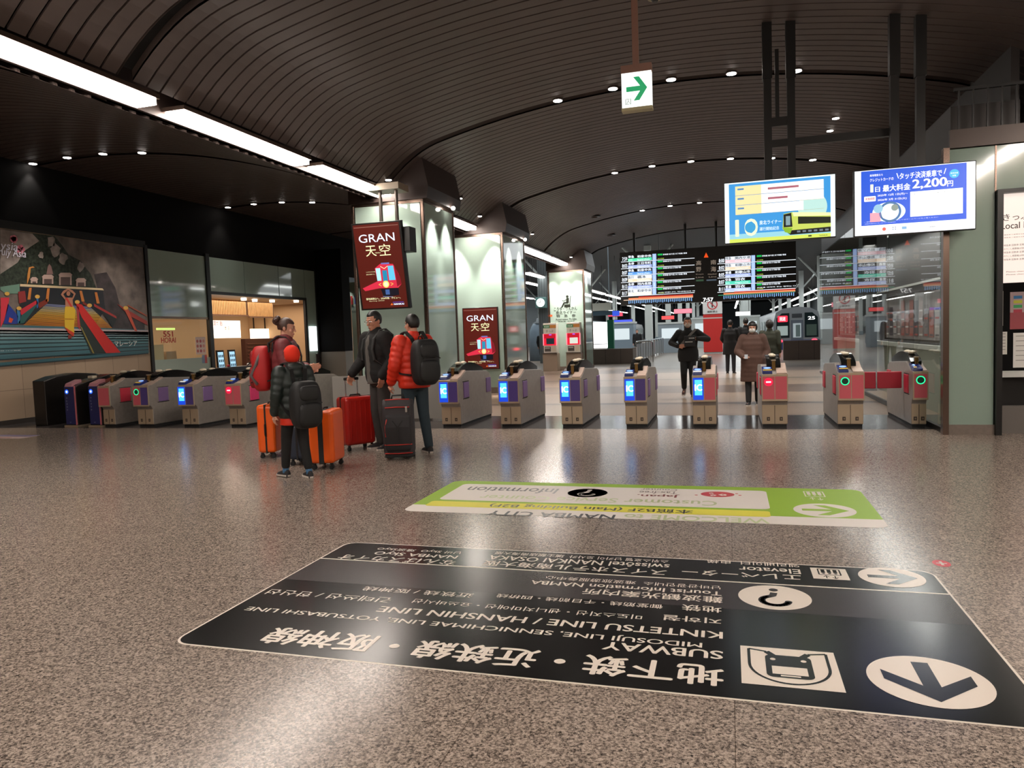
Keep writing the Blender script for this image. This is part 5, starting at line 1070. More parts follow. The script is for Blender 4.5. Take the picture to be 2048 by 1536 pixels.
GD = mat('grey_duffel', (52, 48, 50), .75, bump=.15, bscale=180); RPI = mat('red_piping', (176, 44, 34), .6)
MB().prism([(-.15, .06), (.15, .06), (.16, .5), (.12, .74), (-.08, .76), (-.14, .7), (-.17, .4)], 'x', -.19, .19).build('main_bag', GD, t, bevel=.05)
MB().prism([(-.15, .1), (-.19, .14), (-.215, .42), (-.19, .56), (-.15, .58)], 'x', -.155, .155).build('front_pocket', mat('dark_duffel', (38, 36, 38), .75), t, bevel=.03)
f_ = lambda pts, nm: MB().tube(pts, .007, 8).build(nm, RPI, t, smooth=True)
f_([(-.15, -.158, .66), (0, -.165, .665), (.15, -.158, .66)], 'piping'); f_([(-.17, -.185, .2), (0, -.215, .2), (.17, -.185, .2)], 'piping'); f_([(-.17, -.16, .09), (0, -.17, .085), (.17, -.16, .09)], 'piping'); f_([(-.15, -.1, .755), (0, -.11, .76), (.15, -.1, .755)], 'piping'); f_([(-.15, -.2, .3), (-.155, -.2, .42), (-.13, -.2, .52)], 'piping')
MB().strap([(-.06, -.2, .5), (0, -.222, .42), (.06, -.2, .5)], (0, 0, 1), .012, .006).strap([(0, -.222, .42), (0, -.222, .24)], (1, 0, 0), .012, .006).build('compression_strap', RUBBER, t)
MB().box(.1, .125, -.19, -.165, .6, .67).build('zip_pull', mat('silver_pull', (190, 186, 180), .3, .8), t, bevel=.004); MB().cyl((-.13, -.2, .36), (-.13, -.207, .36), .028, n=20).build('round_badge', mat('badge', (150, 40, 40), .4), t)
MB().tube([(-.08, 0, .755), (-.07, 0, .8), (.07, 0, .8), (.08, 0, .755)], .012, 8).build('top_handle', RUBBER, t, smooth=True)
MB().box(-.18, .18, -.13, .14, .03, .07).build('base', RUBBER, t, bevel=.01)
for sx in (-1, 1): MB().cyl((sx*.17-.012, .1, .035), (sx*.17+.012, .1, .035), .035, n=16).build('wheel', RUBBER, t)

# ---------------------------------------------------------------- ticket machines on the third column
def machine(x, y, label, scr):
    t = thing('ticket_machine', label, 'ticket machine', (x, y, 0))
    MB().box(-.3, .3, 0, .5, .0, .72).build('base', mat('machine_base', (150, 132, 116), .45), t, bevel=.01)
    MB().box(-.27, .27, .08, .5, .72, 1.95).build('body', mat('machine_white', (206, 200, 190), .4), t, bevel=.01)
    MB().box(-.3, .3, -.06, .1, .72, .76).build('shelf', STEEL, t)
    f = front((x-.27, y+.078, 0)); R = em('e82038', 1.0)
    f.rect(-.02, 1.05, .56, 1.52, R, 1); f.rect(.03, 1.33, .5, 1.5, em('c01028', .9), 2); f.rect(.24, 1.46, .34, 1.5, em('8060f0', 1.3), 3); f.rect(.12, 1.1, .45, 1.34, em(scr, .9 if scr != '283840' else .5), 3)
    for u in (-.02, .52): f.rect(u, 1.05, u+.04, 1.52, em('ff8090', 1.4), 4)
    f.rect(.04, .8, .3, 1.0, ink('4a4440'), 1); f.rect(.06, .92, .26, .97, ink('a8a098'), 2); f.rect(.33, .8, .5, 1.02, ink('c8bca8'), 1)
    f.rect(0, 1.75, .28, 1.88, ink('408058'), 1); f.rect(.28, 1.75, .54, 1.88, ink('b87838'), 1); f.text('特急券', .04, 1.78, .24, 1.84, ink('e8f0e8'), 2); f.text('きっぷ', .12, 1.58, .42, 1.68, ink('605850'), 2, .02)
    f.build('front_panel', t); return t
machine(-6.97, 29.25, 'left red-lit ticket machine with a dark display', '283840'); machine(-6.0, 29.25, 'right red-lit ticket machine with a bright display', 'e0e4d8')
f = front((-7.08, 29.785, 0)); K2 = ink('1c2018')
def c3(px, py): q = onY(px, py, 29.785); return q.x+7.08, q.z
for tx, y0_, y1_, xa, xb in (('こうや・りんかん', 622, 613, 1108, 1154), ('泉北ライナー', 629, 621, 1112, 1152), ('特　急　券', 635, 628, 1113, 1151), ('Reservation Tickets', 640.5, 636, 1112, 1153), ('特急票  특급권', 644, 641, 1116, 1149)):
    a = c3(xa, y0_+.3); b = c3(xb, y1_-.2); f.text(tx, a[0], min(a[1], b[1]), b[0], max(a[1], b[1]), K2, 1, .03)
a = c3(1132, 605); u, v = a; f.circle(u+.06, v+.24, .055, K2, 1); f.poly([(u+.02, v+.18), (u+.13, v+.18), (u+.12, v-.02), (u, v-.02)], K2, 1); f.poly([(u+.02, v+.02), (u-.1, v+.02), (u-.22, v-.2), (u-.15, v-.2), (u-.06, v-.05), (u+.12, v-.05)], K2, 1); f.line([(u+.2, v+.27), (u+.16, v-.05), (u+.16, v-.2)], .03, K2, 1); f.poly([(u-.08, v-.08), (u+.17, v-.08), (u+.17, v-.2), (u-.08, v-.2)], K2, 1)
f.line([(u+.02, v+.12), (u-.08, v+.06), (u-.16, v+.08)], .025, K2, 1); a = c3(1100, 632); f.rrect(a[0]-.08, a[1]-.03, a[0]+.1, a[1]+.05, .02, em('f06030', 1), 1)
o = f.build('column_lettering'); setp(o, 'black seat pictogram and reserved ticket lettering on the third column', 'lettering')

# ---------------------------------------------------------------- the platforms beyond
PLAT = mat('platform_white', (200, 206, 204), .45); PG = mat('platform_grey', (128, 142, 152), .5)
struct('ceiling', MB().box(-30, 16, 32.2, 160, 6.6, 6.8), mat('platform_roof', (34, 36, 40), .6), loc=(0, 0, 0))
struct('wall_left', MB().box(-24.2, -24, -12, 160, 0, 6.7), mat('platform_wall', (110, 118, 124), .6), loc=(0, 0, 0))
struct('wall_right', MB().box(14, 14.2, -12, 160, 0, 6.7), mat('platform_wall', (0, 0, 0)), loc=(0, 0, 0))
struct('wall_far', MB().box(-24, 14, 160, 160.3, 0, 6.7), mat('platform_wall', (0, 0, 0)), loc=(0, 0, 0))
COOL = em('f4f8f4', 9.0)
PROW = {-18: 'far left', -12.8: 'second from the left', -9.25: 'left', -3.2: 'inner left', 1.2: 'middle', 7.2: 'right', 11: 'outer right'}
for X, nm in PROW.items():
    first = None
    for k in range(9):
        y0_ = 36+k*11.5; L = 10.2
        if X == -9.25 and k == 0: y0_, L = 34.5, 11.5
        lb = 'white fluorescent strip in the %s row over the platforms' % nm
        strip_light(X, y0_, y0_+L, 4.5 if X in (-9.25, 7.2) else 5.0, lb, wd=.26, group='platform strip lights, %s row' % nm, emi=COOL, hang=6.6)
for X in (-15, -7, 0, 9.5): area('area_light', (X, 75, 6.3), 4, 80, 1500, (.93, .98, 1))
area('area_light', (-3, 40, 6.3), 16, 14, 520, (.93, .98, 1))
k_ = 0
pc = None
for X, nm in ((-19, 'far left'), (-11, 'left'), (-4.6, 'inner left'), (1.9, 'middle'), (6.6, 'right'), (11.8, 'outer right')):
    for k in range(6):
        Y = 44+k*15+(X % 3)
        if X == 1.9 and k < 2: continue
        lb = 'white steel platform column in the %s row' % nm
        if pc is None:
            pc = thing('platform_column', lb, 'column', (X, Y, 0), 0, 'platform columns, %s row' % nm)
            MB().box(-.2, .2, -.2, .2, 0, 6.6).build('shaft', PLAT, pc)
            MB().box(-.26, .26, -.26, .26, 0, .5).build('base', PG, pc)
            q = MB(); q.cyl((-.1, 0, 5.0), (-1.5, 0, 6.6), .07, n=8); q.build('brace', PLAT, pc); q = MB(); q.cyl((.1, 0, 5.0), (1.5, 0, 6.6), .07, n=8); q.build('brace', PLAT, pc)
            o = pc
        else: o = copy_tree(pc); o.location = (X, Y, 0)
        o['label'] = lb; o['group'] = 'platform columns, %s row' % nm
def low_wall(x0_, x1_, Y, h, lb):
    t = thing('low_wall', lb, 'low wall', ((x0_+x1_)/2, Y, 0)); hw = (x1_-x0_)/2
    MB().box(-hw, hw, 0, .3, 0, h).build('panel', mat('taupe_stone', (112, 98, 90), .5, vary=.06, vscale=3), t); MB().box(hw-.14, hw+.02, -.02, .32, 0, h+.04).build('end_post', mat('post_grey', (170, 166, 166), .4), t)
    for k in range(1, 3): MB().box(-hw+2*hw*k/3-.01, -hw+2*hw*k/3+.01, -.004, 0, 0, h).build('joint', mat('joint_dark', (70, 62, 58), .6), t)
low_wall(-6.3, -4.15, 34.7, .72, 'low taupe wall left of the fence, below the white lit panel')
low_wall(2.3, 4.2, 34.6, .85, 'low taupe wall in front of the grey train')
t = thing('lit_billboard', 'big blank white lit panel above the low taupe wall', 'billboard', (-6.35, 36, .75))
for x_ in (-.7, .8): MB().box(x_-.04, x_+.04, .05, .15, -.75, .02).build('leg', PG, t)
MB().box(-.85, .67, 0, .2, 0, 1.25).build('panel', em('ffffff', 2.2), t); MB().box(.68, .98, .0, .3, -.2, 1.35).build('green_post', mat('green_post', (28, 120, 92), .5), t); MB().box(-.85, .67, -.01, 0, .17, .2).build('rail', PG, t)
t = thing('platform_sign', 'dark station name sign hanging over the white lit panel', 'sign', (-6.0, 37, 2.35)); MB().box(-.75, .8, 0, .1, 0, .22).build('panel', mat('dark_teal', (36, 58, 70), .5), t); MB().box(-.75, .4, -.0, .1, .24, .62).build('beam', mat('beam_cream', (170, 170, 160), .5), t); MB().box(.45, .8, -.02, 0, -.05, .2).build('lit_end', em('3858d8', 1), t)
for x_ in (-.6, .3): MB().cyl((x_, .05, .6), (x_, .05, 4.25), .02, n=8).build('rod', PG, t)
t = thing('railing', 'grey steel railing running away beside the masked man', 'railing', (-4.3, 36, 0))
for k in range(11): y_ = k*1.3; x_ = .02*k; MB().cyl((x_*1.0+.0, y_, 0), (x_, y_, 1.0), .025, n=8).build('post', CHROME, t)
MB().tube([(0, 0, 0), (0, 0, .9), (.02, .1, 1.0), (.2, 13, 1.0)], .03, 8).build('handrail', CHROME, t)
MB().tube([(0, -.0, .95), (.15, -.0, 1.0), (.7, 0, 1.0), (.8, 0, .95), (.8, 0, 0)], .03, 8).build('front_rail', CHROME, t)
MB().add([(0, 0, .12), (.2, 13, .12), (.2, 13, .88), (0, 0, .88)], [(0, 1, 2, 3)]).add([(.012, 0, .12), (.212, 13, .12), (.212, 13, .88), (.012, 0, .88)], [(3, 2, 1, 0)]).build('panel', mat('rail_panel', (116, 122, 124), .5), t)
for k in range(6): MB().cyl((.1+.12*k, 0, .05), (.1+.12*k, 0, .98), .012, n=8).build('bar', CHROME, t)
# red notice column
t = thing('notice_column', 'white column wrapped in red with a round no-entry notice on top', 'column', (-.9, 46, 0))
MB().box(-.52, .52, 0, .6, 0, 3.4).build('core', PLAT, t); MB().box(-.55, .55, -.05, .65, .1, 2.35).build('red_wrap', mat('red_wrap', (206, 44, 40), .5), t)
MB().box(-.56, .56, -.06, -.05, 2.1, 2.16).build('white_band', WHITEP, t); MB().box(-.56, .56, -.07, -.05, 2.38, 3.3).build('notice_board', mat('notice_white', (226, 224, 222), .5), t)
f = front((-.9, 45.925, 0), step=.004); f.ring(0, 2.93, .27, .06, ink('d03a40'), 1); f.line([(-.2, 3.12), (.2, 2.74)], .05, ink('d03a40'), 2); f.rect(-.05, 2.75, .03, 3.08, ink('404040'), 1); f.text('撮影禁止', -.3, 2.45, .3, 2.57, ink('404040'), 1, .03); f.build('notice_graphics', t)
# clock on a grey pier
t = thing('grey_pier', 'grey steel pier carrying the round clock', 'pier', (-9.15, 37.6, 0)); MB().box(-.35, .35, 0, .5, 0, 6.6).build('shaft', mat('pier_steel', (112, 118, 120), .5), t)
for k in range(5): MB().box(-.28+.13*k, -.25+.13*k, -.015, 0, 0, 6.6).build('rib', mat('pier_rib', (92, 98, 100), .5), t)
cl = thing('clock', 'round lit white clock on the grey pier', 'clock', (-9.3, 37.3, 3.15)); MB().box(-.28, .28, 0, .32, -.28, .28).build('housing', mat('clock_teal', (110, 150, 148), .4), cl, bevel=.03)
MB().cyl((0, -.02, 0), (0, 0, 0), .22, n=32).build('dial', em('f8fcfa', 1.8), cl); MB().box(-.01, .01, -.03, -.02, 0, .13).build('hand', BLACK, cl); MB().box(-.1, 0, -.03, -.02, -.01, .01).build('hand', BLACK, cl)
# grey blue mound shaped pillar with dark finial
t = thing('display_pillar', 'blue-grey rounded pillar with a stepped top and dark ball, left of the ticket machines', 'pillar', (-10.3, 41.5, 0))
q = MB(); rr = [(0, .8), (1.7, .75), (2.0, .62), (2.15, .5)]; q.ring_loft([[Vector((r*math.cos(2*PI*i/28), r*.6*math.sin(2*PI*i/28), z)) for i in range(28)] for z, r in rr]); q.build('body', mat('mound_grey', (122, 140, 156), .6, vary=.08, vscale=2), t, smooth=True)
q = MB(); q.cyl((0, 0, 2.15), (0, 0, 2.25), .42, .42, 24); q.cyl((0, 0, 2.25), (0, 0, 2.45), .34, .3, 24); q.build('step', mat('mound_light', (150, 158, 164), .6), t); MB().sph((0, 0, 2.75), (.2, .2, .26)).build('finial', mat('finial_dark', (60, 70, 86), .4), t, smooth=True)
# trains
def train(x, y, lb, tail=True):
    t = thing('train', lb, 'train', (x, y, -.0)); SV = mat('train_silver', (150, 156, 162), .3, .5); BLU = mat('train_blue', (26, 44, 110), .35)
    pr_ = [(-1.4, .05), (1.4, .05), (1.42, 2.0), (1.25, 2.7), (.8, 2.95), (0, 3.05), (-.8, 2.95), (-1.25, 2.7), (-1.42, 2.0)]
    MB().prism([(a, b-.35) for a, b in pr_], 'y', 0, 60).build('body', SV, t)
    f = front((x, y-.02, -.35), step=.01)
    DG_ = mat('train_glass', (30, 40, 42), .1)
    f.rect(-1.3, .1, 1.3, .95, BLU, 0); f.poly([(-1.25, 1.1), (-.45, 1.1), (-.45, 2.65), (-.9, 2.65), (-1.22, 2.35)], DG_, 1); f.poly([(1.25, 1.1), (.45, 1.1), (.45, 2.65), (.9, 2.65), (1.22, 2.35)], DG_, 1)
    f.rect(-1.18, 1.25, -.55, 1.85, em('a8b8b4', .6), 2); f.rect(.55, 1.2, 1.15, 1.9, em('405048', .4), 2)
    f.rect(-.36, .95, .36, 2.2, mat('door_grey', (84, 92, 104), .4), 1); f.rect(-.24, 1.1, .24, 2.0, em('b0bcc0', .6), 2); f.rect(-.08, 1.15, .18, 1.9, em('607070', .4), 3); f.rect(-.3, 2.35, .3, 2.6, mat('vent_dark', (44, 48, 54), .5), 1)
    f.rrect(-1.15, 2.1, -.55, 2.5, .05, em('e83048', 1.2), 2); f.text('回送', -1.02, 2.18, -.68, 2.42, em('fff0f0', 1.6), 3, .03); f.rrect(.55, 2.1, 1.15, 2.45, .05, DG_, 2); f.text('25', .65, 2.2, 1.05, 2.4, em('ffffff', 1.6), 3, .04)
    f.build('end_face', t)
    for s_ in (-1, 1): MB().sph((s_*1.02, -.03, .55), (.17, .05, .1)).build('tail_lamp', em('ff3048', 4.0), t, smooth=True)
    q = MB()
    for k in range(12): q.box(-1.44, -1.42, 2+k*4.8, 4.6+k*4.8, 1.0, 1.9)
    q.build('side_windows', mat('train_window_lit', (210, 222, 222), .2), t); MB().box(-1.45, -1.43, 0, 60, .45, .8).build('side_stripe', BLU, t)
    return t
train(4.15, 50, 'silver and blue train with red tail lights, seen end-on at the right platform')
t = thing('train', 'second silver train seen past the masked man, in the distance', 'train', (-2.6, 75, 0)); MB().prism([(-1.4, 0), (1.4, 0), (1.42, 1.8), (1.2, 2.5), (0, 2.8), (-1.2, 2.5), (-1.42, 1.8)], 'y', 0, 50).build('body', mat('train_silver', (0, 0, 0)), t); f = front((-2.6, 74.98, 0), step=.01); f.rect(-1.1, .9, 1.1, 1.9, mat('train_glass', (0, 0, 0)), 1); f.rect(-1.2, .2, 1.2, .6, mat('train_blue', (0, 0, 0)), 1); f.build('end_face', t)
t = thing('train', 'light train body curving away at the far left platform', 'train', (-14.5, 60, 0)); MB().prism([(-1.4, 0), (1.4, 0), (1.42, 1.8), (1.2, 2.5), (0, 2.8), (-1.2, 2.5), (-1.42, 1.8)], 'y', 0, 60).build('body', mat('train_silver', (0, 0, 0)), t); MB().box(1.42, 1.44, 1, 59, 1.0, 1.8).build('side_windows', mat('train_window_lit', (0, 0, 0)), t)
# platform kiosks and coloured signs in the distance
for x, y, z, w_, h_, c, lb in ((-7.6, 52, 2.6, 1.0, .25, 'e04860', 'small pink-red lit sign over the left platform'), (-4.3, 56, 2.3, .9, .25, 'f05050', 'small red lit sign left of the red notice column'), (-6.8, 50, 2.0, 1.2, .3, '4858d8', 'small blue lit platform sign'),
                         (-4.0, 70, 3.0, 1.6, .4, 'f08090', 'far pink sign over the middle platform'), (1.2, 66, 2.5, 1.2, .35, 'f0f4f0', 'far white lit sign over the middle platform')):
    t = thing('platform_sign', lb, 'sign', (x, y, z)); MB().box(-w_/2, w_/2, 0, .1, 0, h_).build('lit_face', em(c, 1.3), t); MB().box(-w_/2-.03, w_/2+.03, .1, .16, -.03, h_+.03).build('casing', BLACK, t); q = MB()
    for s_ in (-1, 1): MB().cyl((s_*w_*.4, .08, h_), (s_*w_*.4, .08, 6.6-z), .02, n=6).build('rod', BLACK, t)
for x, y, w_, h_, c, lb in ((-6.6, 47, 1.7, 2.0, (128, 144, 158), 'blue-grey platform wall panel right of the green post'), (-3.7, 50, 1.6, 1.9, (146, 158, 166), 'light blue-grey kiosk behind the railing'), (-1.9, 62, 2.0, 2.3, (176, 182, 182), 'pale kiosk beyond the railing near the masked man'), (1.6, 60, 1.4, 2.3, (180, 186, 182), 'pale kiosk behind the two dark-coated people')):
    t = thing('kiosk', lb, 'kiosk', (x, y, 0)); MB().box(-w_/2, w_/2, 0, 1.5, 0, h_).build('body', mat('kiosk_%d_%d_%d' % c, c, .5), t); MB().box(-w_/2-.05, w_/2+.05, -.05, 1.55, h_, h_+.12).build('roof', PLAT, t); MB().box(-w_*.35, w_*.35, -.02, 0, h_*.5, h_*.85).build('window', em('d8e4e8', .9), t)

# ---------------------------------------------------------------- restaurant behind the left wall
RX = -19.5
struct('floor', MB().box(RX, -14.65, 16.1, 27, 0, .01), mat('restaurant_floor', (80, 62, 50), .5), loc=(0, 0, 0))
struct('wall_restaurant', MB().box(RX-.1, RX, 15.9, 27, 0, 3.3), mat('restaurant_wall', (196, 160, 120), .6), loc=(0, 0, 0))
struct('wall_restaurant', MB().box(RX, -14.65, 27, 27.1, 0, 3.3), mat('restaurant_wall', (0, 0, 0)), loc=(0, 0, 0))
struct('wall_restaurant', MB().box(RX, -14.65, 15.8, 15.9, 0, 3.3), mat('restaurant_wall', (0, 0, 0)), loc=(0, 0, 0))
struct('ceiling', MB().box(RX, -14.65, 15.9, 27, 3.12, 3.2), mat('restaurant_ceiling', (206, 176, 144), .5), loc=(0, 0, 0))
area('area_light', (-16.6, 21, 3.08), 2.4, 5, 140, (1, .84, .68)); area('area_light', (-17, 25, 3.08), 2.4, 3, 75, (1, .84, .68)); area('area_light', (-16.0, 17.0, 3.05), 1.5, 1.5, 60, (1, .85, .7))
for k, (x, y) in enumerate(((-16, 22.0), (-16.2, 22.9), (-16.1, 23.8), (-15.6, 24.6))):
    t = thing('ceiling_lamp', 'small glowing lamp on the warm restaurant ceiling', 'lamp', (x, y, 3.04), 0, 'restaurant ceiling lamps'); MB().cyl((0, 0, 0), (0, 0, .08), .09, n=16).build('shade', em('fff2dc', 6.0), t)
WOODL = mat('light_wood_slats', (214, 168, 112), .5, vary=.1, vscale=6)
def wx(px, py, X): q = onX(px, py, X); return q.y, q.z
for (xa, ya, xb, yb, lb) in ((420, 600, 495, 629, 'slatted light wood valance in the restaurant, left half'), (497, 605, 548, 633, 'slatted light wood valance in the restaurant, right half')):
    a = wx(xa, (ya+yb)/2, -17); b = wx(xb, (ya+yb)/2, -17); zt = wx((xa+xb)/2, ya, -17)[1]; zb = wx((xa+xb)/2, yb, -17)[1]; t = thing('wood_valance', lb, 'valance', (-17, a[0], zb)); n = int((b[0]-a[0])/.09)
    q = MB(); q.box(-.06, -.03, 0, b[0]-a[0], 0, zt-zb)
    q.build('backing', mat('valance_back', (88, 58, 34), .6), t); q = MB()
    for k in range(n): q.box(-.03, .02, k*.09, k*.09+.045, 0, zt-zb)
    q.build('slats', WOODL, t); MB().box(-.03, .04, 0, b[0]-a[0], -.05, 0).build('rail', mat('rail_brown', (110, 74, 50), .5), t)
a = wx(425, 658, -17.2); b = wx(481, 658, -17.2); z1_ = wx(450, 641, -17.2)[1]; z0_ = wx(450, 676, -17.2)[1]
t = thing('lit_menu_sign', 'glowing white restaurant sign with red and dark characters', 'sign', (-17.2, a[0], z0_)); MB().box(-.1, 0, 0, b[0]-a[0], 0, z1_-z0_).build('light_box', em('fff6e4', 2.2), t)
f = leftwall((-17.195, a[0], z0_)); f.text('南炒飯', .05, .42, .55, .62, ink('a03040'), 1, .03); f.text('本店', .62, .28, .92, .42, ink('a07840'), 1, .03); f.build('lettering', t)
a = wx(503, 645, -18.5); t = thing('lit_menu_sign', 'smaller glowing panel right of the restaurant sign', 'sign', (-18.5, a[0], 1.75)); MB().box(-.1, 0, 0, 1.2, 0, .4).build('light_box', em('fff2dc', 2.4), t); MB().box(-.08, -.04, .2, .24, .4, 1.37).build('rod', BLACK, t); MB().box(-.08, -.04, .96, 1.0, .4, 1.37).build('rod', BLACK, t)
a = wx(502, 655, -18); t = thing('wall_shelf', 'dark brown slatted wall unit at the back of the restaurant', 'wall unit', (-18.4, a[0], 0)); MB().box(-.1, .1, 0, 3.0, .3, 1.75).build('panel', mat('dark_wood', (78, 44, 34), .5), t)
for k in range(8): MB().box(.1, .13, .1, 2.9, .55+.14*k, .58+.14*k).build('slat', mat('slat_brown', (112, 70, 56), .5), t)
for (px, lb) in ((443, 'left upright tablet kiosk with a pale blue display'), (466, 'right upright tablet kiosk with a pale blue display')):
    a = wx(px, 700, -15.4); t = thing('order_kiosk', lb, 'kiosk', (-15.4, a[0], .55), 0)
    MB().prism([(-.19, 0), (.17, 0), (.1, .82), (-.23, .82)], 'x', -.05, 0).build('casing', BLACK, t)
    f = Flat((-15.398, a[0]+.0, .55), YP, ZP); f.poly([(-.15, .06), (.13, .06), (.06, .76), (-.2, .76)], em('a8d4ec', 1.15), 1)
    for i in range(3):
        for j in range(4): f.rect(-.13+.085*i-.012*j, .14+.15*j, -.075+.085*i-.012*j, .22+.15*j, ink('5a7890'), 2)
    f.build('display', t); MB().box(-.03, .03, -.05, .05, -.55, 0).build('stand', BLACK, t); MB().box(-.15, .15, -.15, .15, -.55, -.52).build('foot', BLACK, t)
a = wx(480, 730, -15.3); t = thing('restaurant_counter', 'dark counter with small condiments inside the restaurant opening', 'counter', (-14.95, 21.2, 0)); MB().box(-.2, .2, -2.2, 2.8, .78, .84).build('worktop', mat('dark_counter', (30, 26, 24), .3), t); MB().box(-.16, .16, -2.2, 2.8, 0, .78).build('front_panel', BLACK, t)
for k, (y, c, lb) in enumerate(((19.6, 'b02838', 'red napkin box'), (20.6, 'e8e4e0', 'white condiment jar'), (20.8, 'd8c8b8', 'cream condiment jar'), (22.6, 'e4e0dc', 'round white pot with dark spots'))):
    t = thing('pot' if 'pot' in lb else 'condiment_jar', lb+' on the dark restaurant counter', 'pot' if 'pot' in lb else 'jar', (-14.95, y, .84)); r_ = .14 if 'pot' in lb else .05
    MB().sph((0, 0, r_*.8), (r_, r_, r_*.8)).build('bowl', ink(c), t, smooth=True); MB().cyl((0, 0, r_*1.55), (0, 0, r_*1.75), r_*.4, n=12).build('lid', ink('706050'), t)
sit = dict(kneeL=(-.12, .42, .5), kneeR=(.12, .42, .5), ankL=(-.12, .4, .09), ankR=(.12, .4, .09), hipL=(-.09, 0, .5), hipR=(.09, 0, .5))
for y, lb, c in ((23.2, 'left of two diners seated in the restaurant', BLKC), (24.0, 'right of two diners seated in the restaurant', cloth('maroon_sweater', (84, 34, 36)))):
    person(lb, (-15.9, y, -.42), (.9, -.4), 1.65, 'sweater', c, BLKC, SHOED, detail=False, pose=dict(kneeL=(-.12, .3, .76), kneeR=(.12, .3, .76), ankL=(-.12, .3, .52), ankR=(.12, .3, .52), elL=(-.25, .05, 1.15), elR=(.25, .05, 1.15), wrL=(-.15, .28, 1.2), wrR=(.15, .28, 1.2), hdL=(.5, .5, 0), hdR=(-.5, .5, 0)), hem=.86)
    t = thing('stool', 'dark stool under a seated diner', 'stool', (-15.9, y, 0), 0, 'restaurant stools'); MB().cyl((0, 0, .36), (0, 0, .42), .18, n=20).build('seat', BLACK, t); MB().cyl((0, 0, 0), (0, 0, .36), .03, n=10).build('leg', CHROME, t)
# shop pane with its stickers
f = leftwall((WX+.002, 16.1, 0)); f.text('551', .42, 1.8, .78, 1.95, ink('b82828'), 1, .05); f.text('HORAI', .33, 1.64, .87, 1.78, ink('b82828'), 1, .05)
setp(f.build('shop_lettering'), 'red 551 HORAI lettering on the shop pane', 'lettering')
f = leftwall((WX+.004, 17.75, 1.28)); f.rect(0, 0, .42, .5, ink('e0c8bc'), 0)
for k in range(9): f.circle(.08+.13*(k % 3), .1+.14*(k//3), .045, ink(('c06058', 'b04850', 'd89080')[k % 3]), 1)
setp(f.build('leaflet'), 'white leaflet with red spots stuck on the shop pane', 'leaflet')
f = leftwall((WX+.004, 17.98, 1.02)); f.rect(0, 0, .12, .24, ink('7a8ca8'), 0); f.rect(.12, 0, .22, .24, ink('c04a48'), 0); setp(f.build('leaflet'), 'narrow blue and red sticker under the leaflet', 'sticker')
t = thing('shop_display', 'low cream display boxes seen through the lettered shop pane', 'display', (-15.4, 16.5, 0))
for k, (y0_, y1_, zz, c) in enumerate(((-.3, .2, 1.95, 'a06058'), (.25, .9, 1.6, 'd8c8a8'), (1.0, 1.4, 1.4, 'b89878'))): MB().box(-.4, .0, y0_, y1_, 0, zz).build('box', ink(c, .5), t)
MB().box(-1.5, -1.3, -.5, 1.9, 1.0, 2.3).build('back_panel', mat('shop_back', (140, 116, 98), .5), t); MB().box(-.3, -.25, 1.0, 1.7, 2.02, 2.08).build('lit_strip', em('d8f080', 1.2), t)

# ---------------------------------------------------------------- travel mural on the tiled wall
mu = thing('mural', 'large travel photo mural of a rainbow stairway with a dancer in a yellow sari', 'mural', (WX+.02, 12, 1.41))
MUY0 = onX(0, 600, WX).y-2.2; MUY1 = 15.97
f = leftwall((WX+.02, MUY0, 1.41), step=.002)
def mp(zx, zy): q = onX(zx/5.12, 400+zy/5.12, WX+.02); return q.y-MUY0, q.z-1.41
MW = MUY1-MUY0; MH = 2.7
def mpoly(pts, c, L, m=None): f.poly([mp(*p) for p in pts], m or ink(c, .35), L)
ROCK = mat('mural_rock', (112, 100, 92), .35, vary=.45, vscale=3.2); TREE = mat('mural_tree', (46, 52, 42), .35, vary=.9, vscale=14)
f.rect(0, 0, MW, MH, ROCK, 0)
zt_ = MH-.02
f.poly([(0, zt_), mp(560, 372), mp(640, 470), mp(700, 560), mp(820, 620), mp(930, 760), mp(985, 900), mp(500, 880), mp(200, 880), (0, .9)], TREE, 1)
mpoly([(0, 300), (330, 345), (400, 420), (250, 520), (180, 640), (0, 760)], '', 2, mat('mural_rock_light', (150, 136, 128), .35, vary=.4, vscale=4))
for x, y, r in ((560, 520, 60), (640, 600, 50), (520, 430, 50), (820, 680, 40), (420, 560, 30)): mpoly([(x+r*math.cos(a)*random.uniform(.6, 1.2), y+r*1.3*math.sin(a)*random.uniform(.6, 1.2)) for a in [2*PI*k/11 for k in range(11)]], '', 3, mat('mural_rock_light', (0, 0, 0)))
mpoly([(1090, 740), (1180, 900), (1230, 1100), (1480, 1240), (1480, 1500), (1150, 1350), (1020, 1000), (960, 760)], '', 2, mat('mural_rock_dark', (62, 54, 54), .35, vary=.5, vscale=4))
mpoly([(200, 880), (1050, 915), (1075, 1120), (960, 1300), (200, 1270)], '23252a', 4)
mpoly([(0, 890), (195, 860), (200, 960), (60, 960), (0, 920)], '6a8a78', 4)
f.poly([(0, .0), (0, mp(0, 1275)[1]), mp(0, 1275), mp(1510, 1330), mp(1520, 1565), (MW, 0)], ink('4c7078', .35), 4)
for k in range(9):
    y_ = 1285+k*k*3.2+k*26; c = ('b8a8a8', '9aa4a4', '7c9498', '6a8c90', '5c8288', '507a80', '487078', '406870', '386068')[k]
    a = mp(0, y_); b = mp(1515, 1335+(y_-1285)*.5); f.poly([(0, a[1]-.06), (b[0], b[1]-.06), (b[0], b[1]), (0, a[1])], ink(c, .35), 5); f.poly([(0, a[1]-.085), (b[0], b[1]-.085), (b[0], b[1]-.06), (0, a[1]-.06)], ink('28383c', .35), 5)
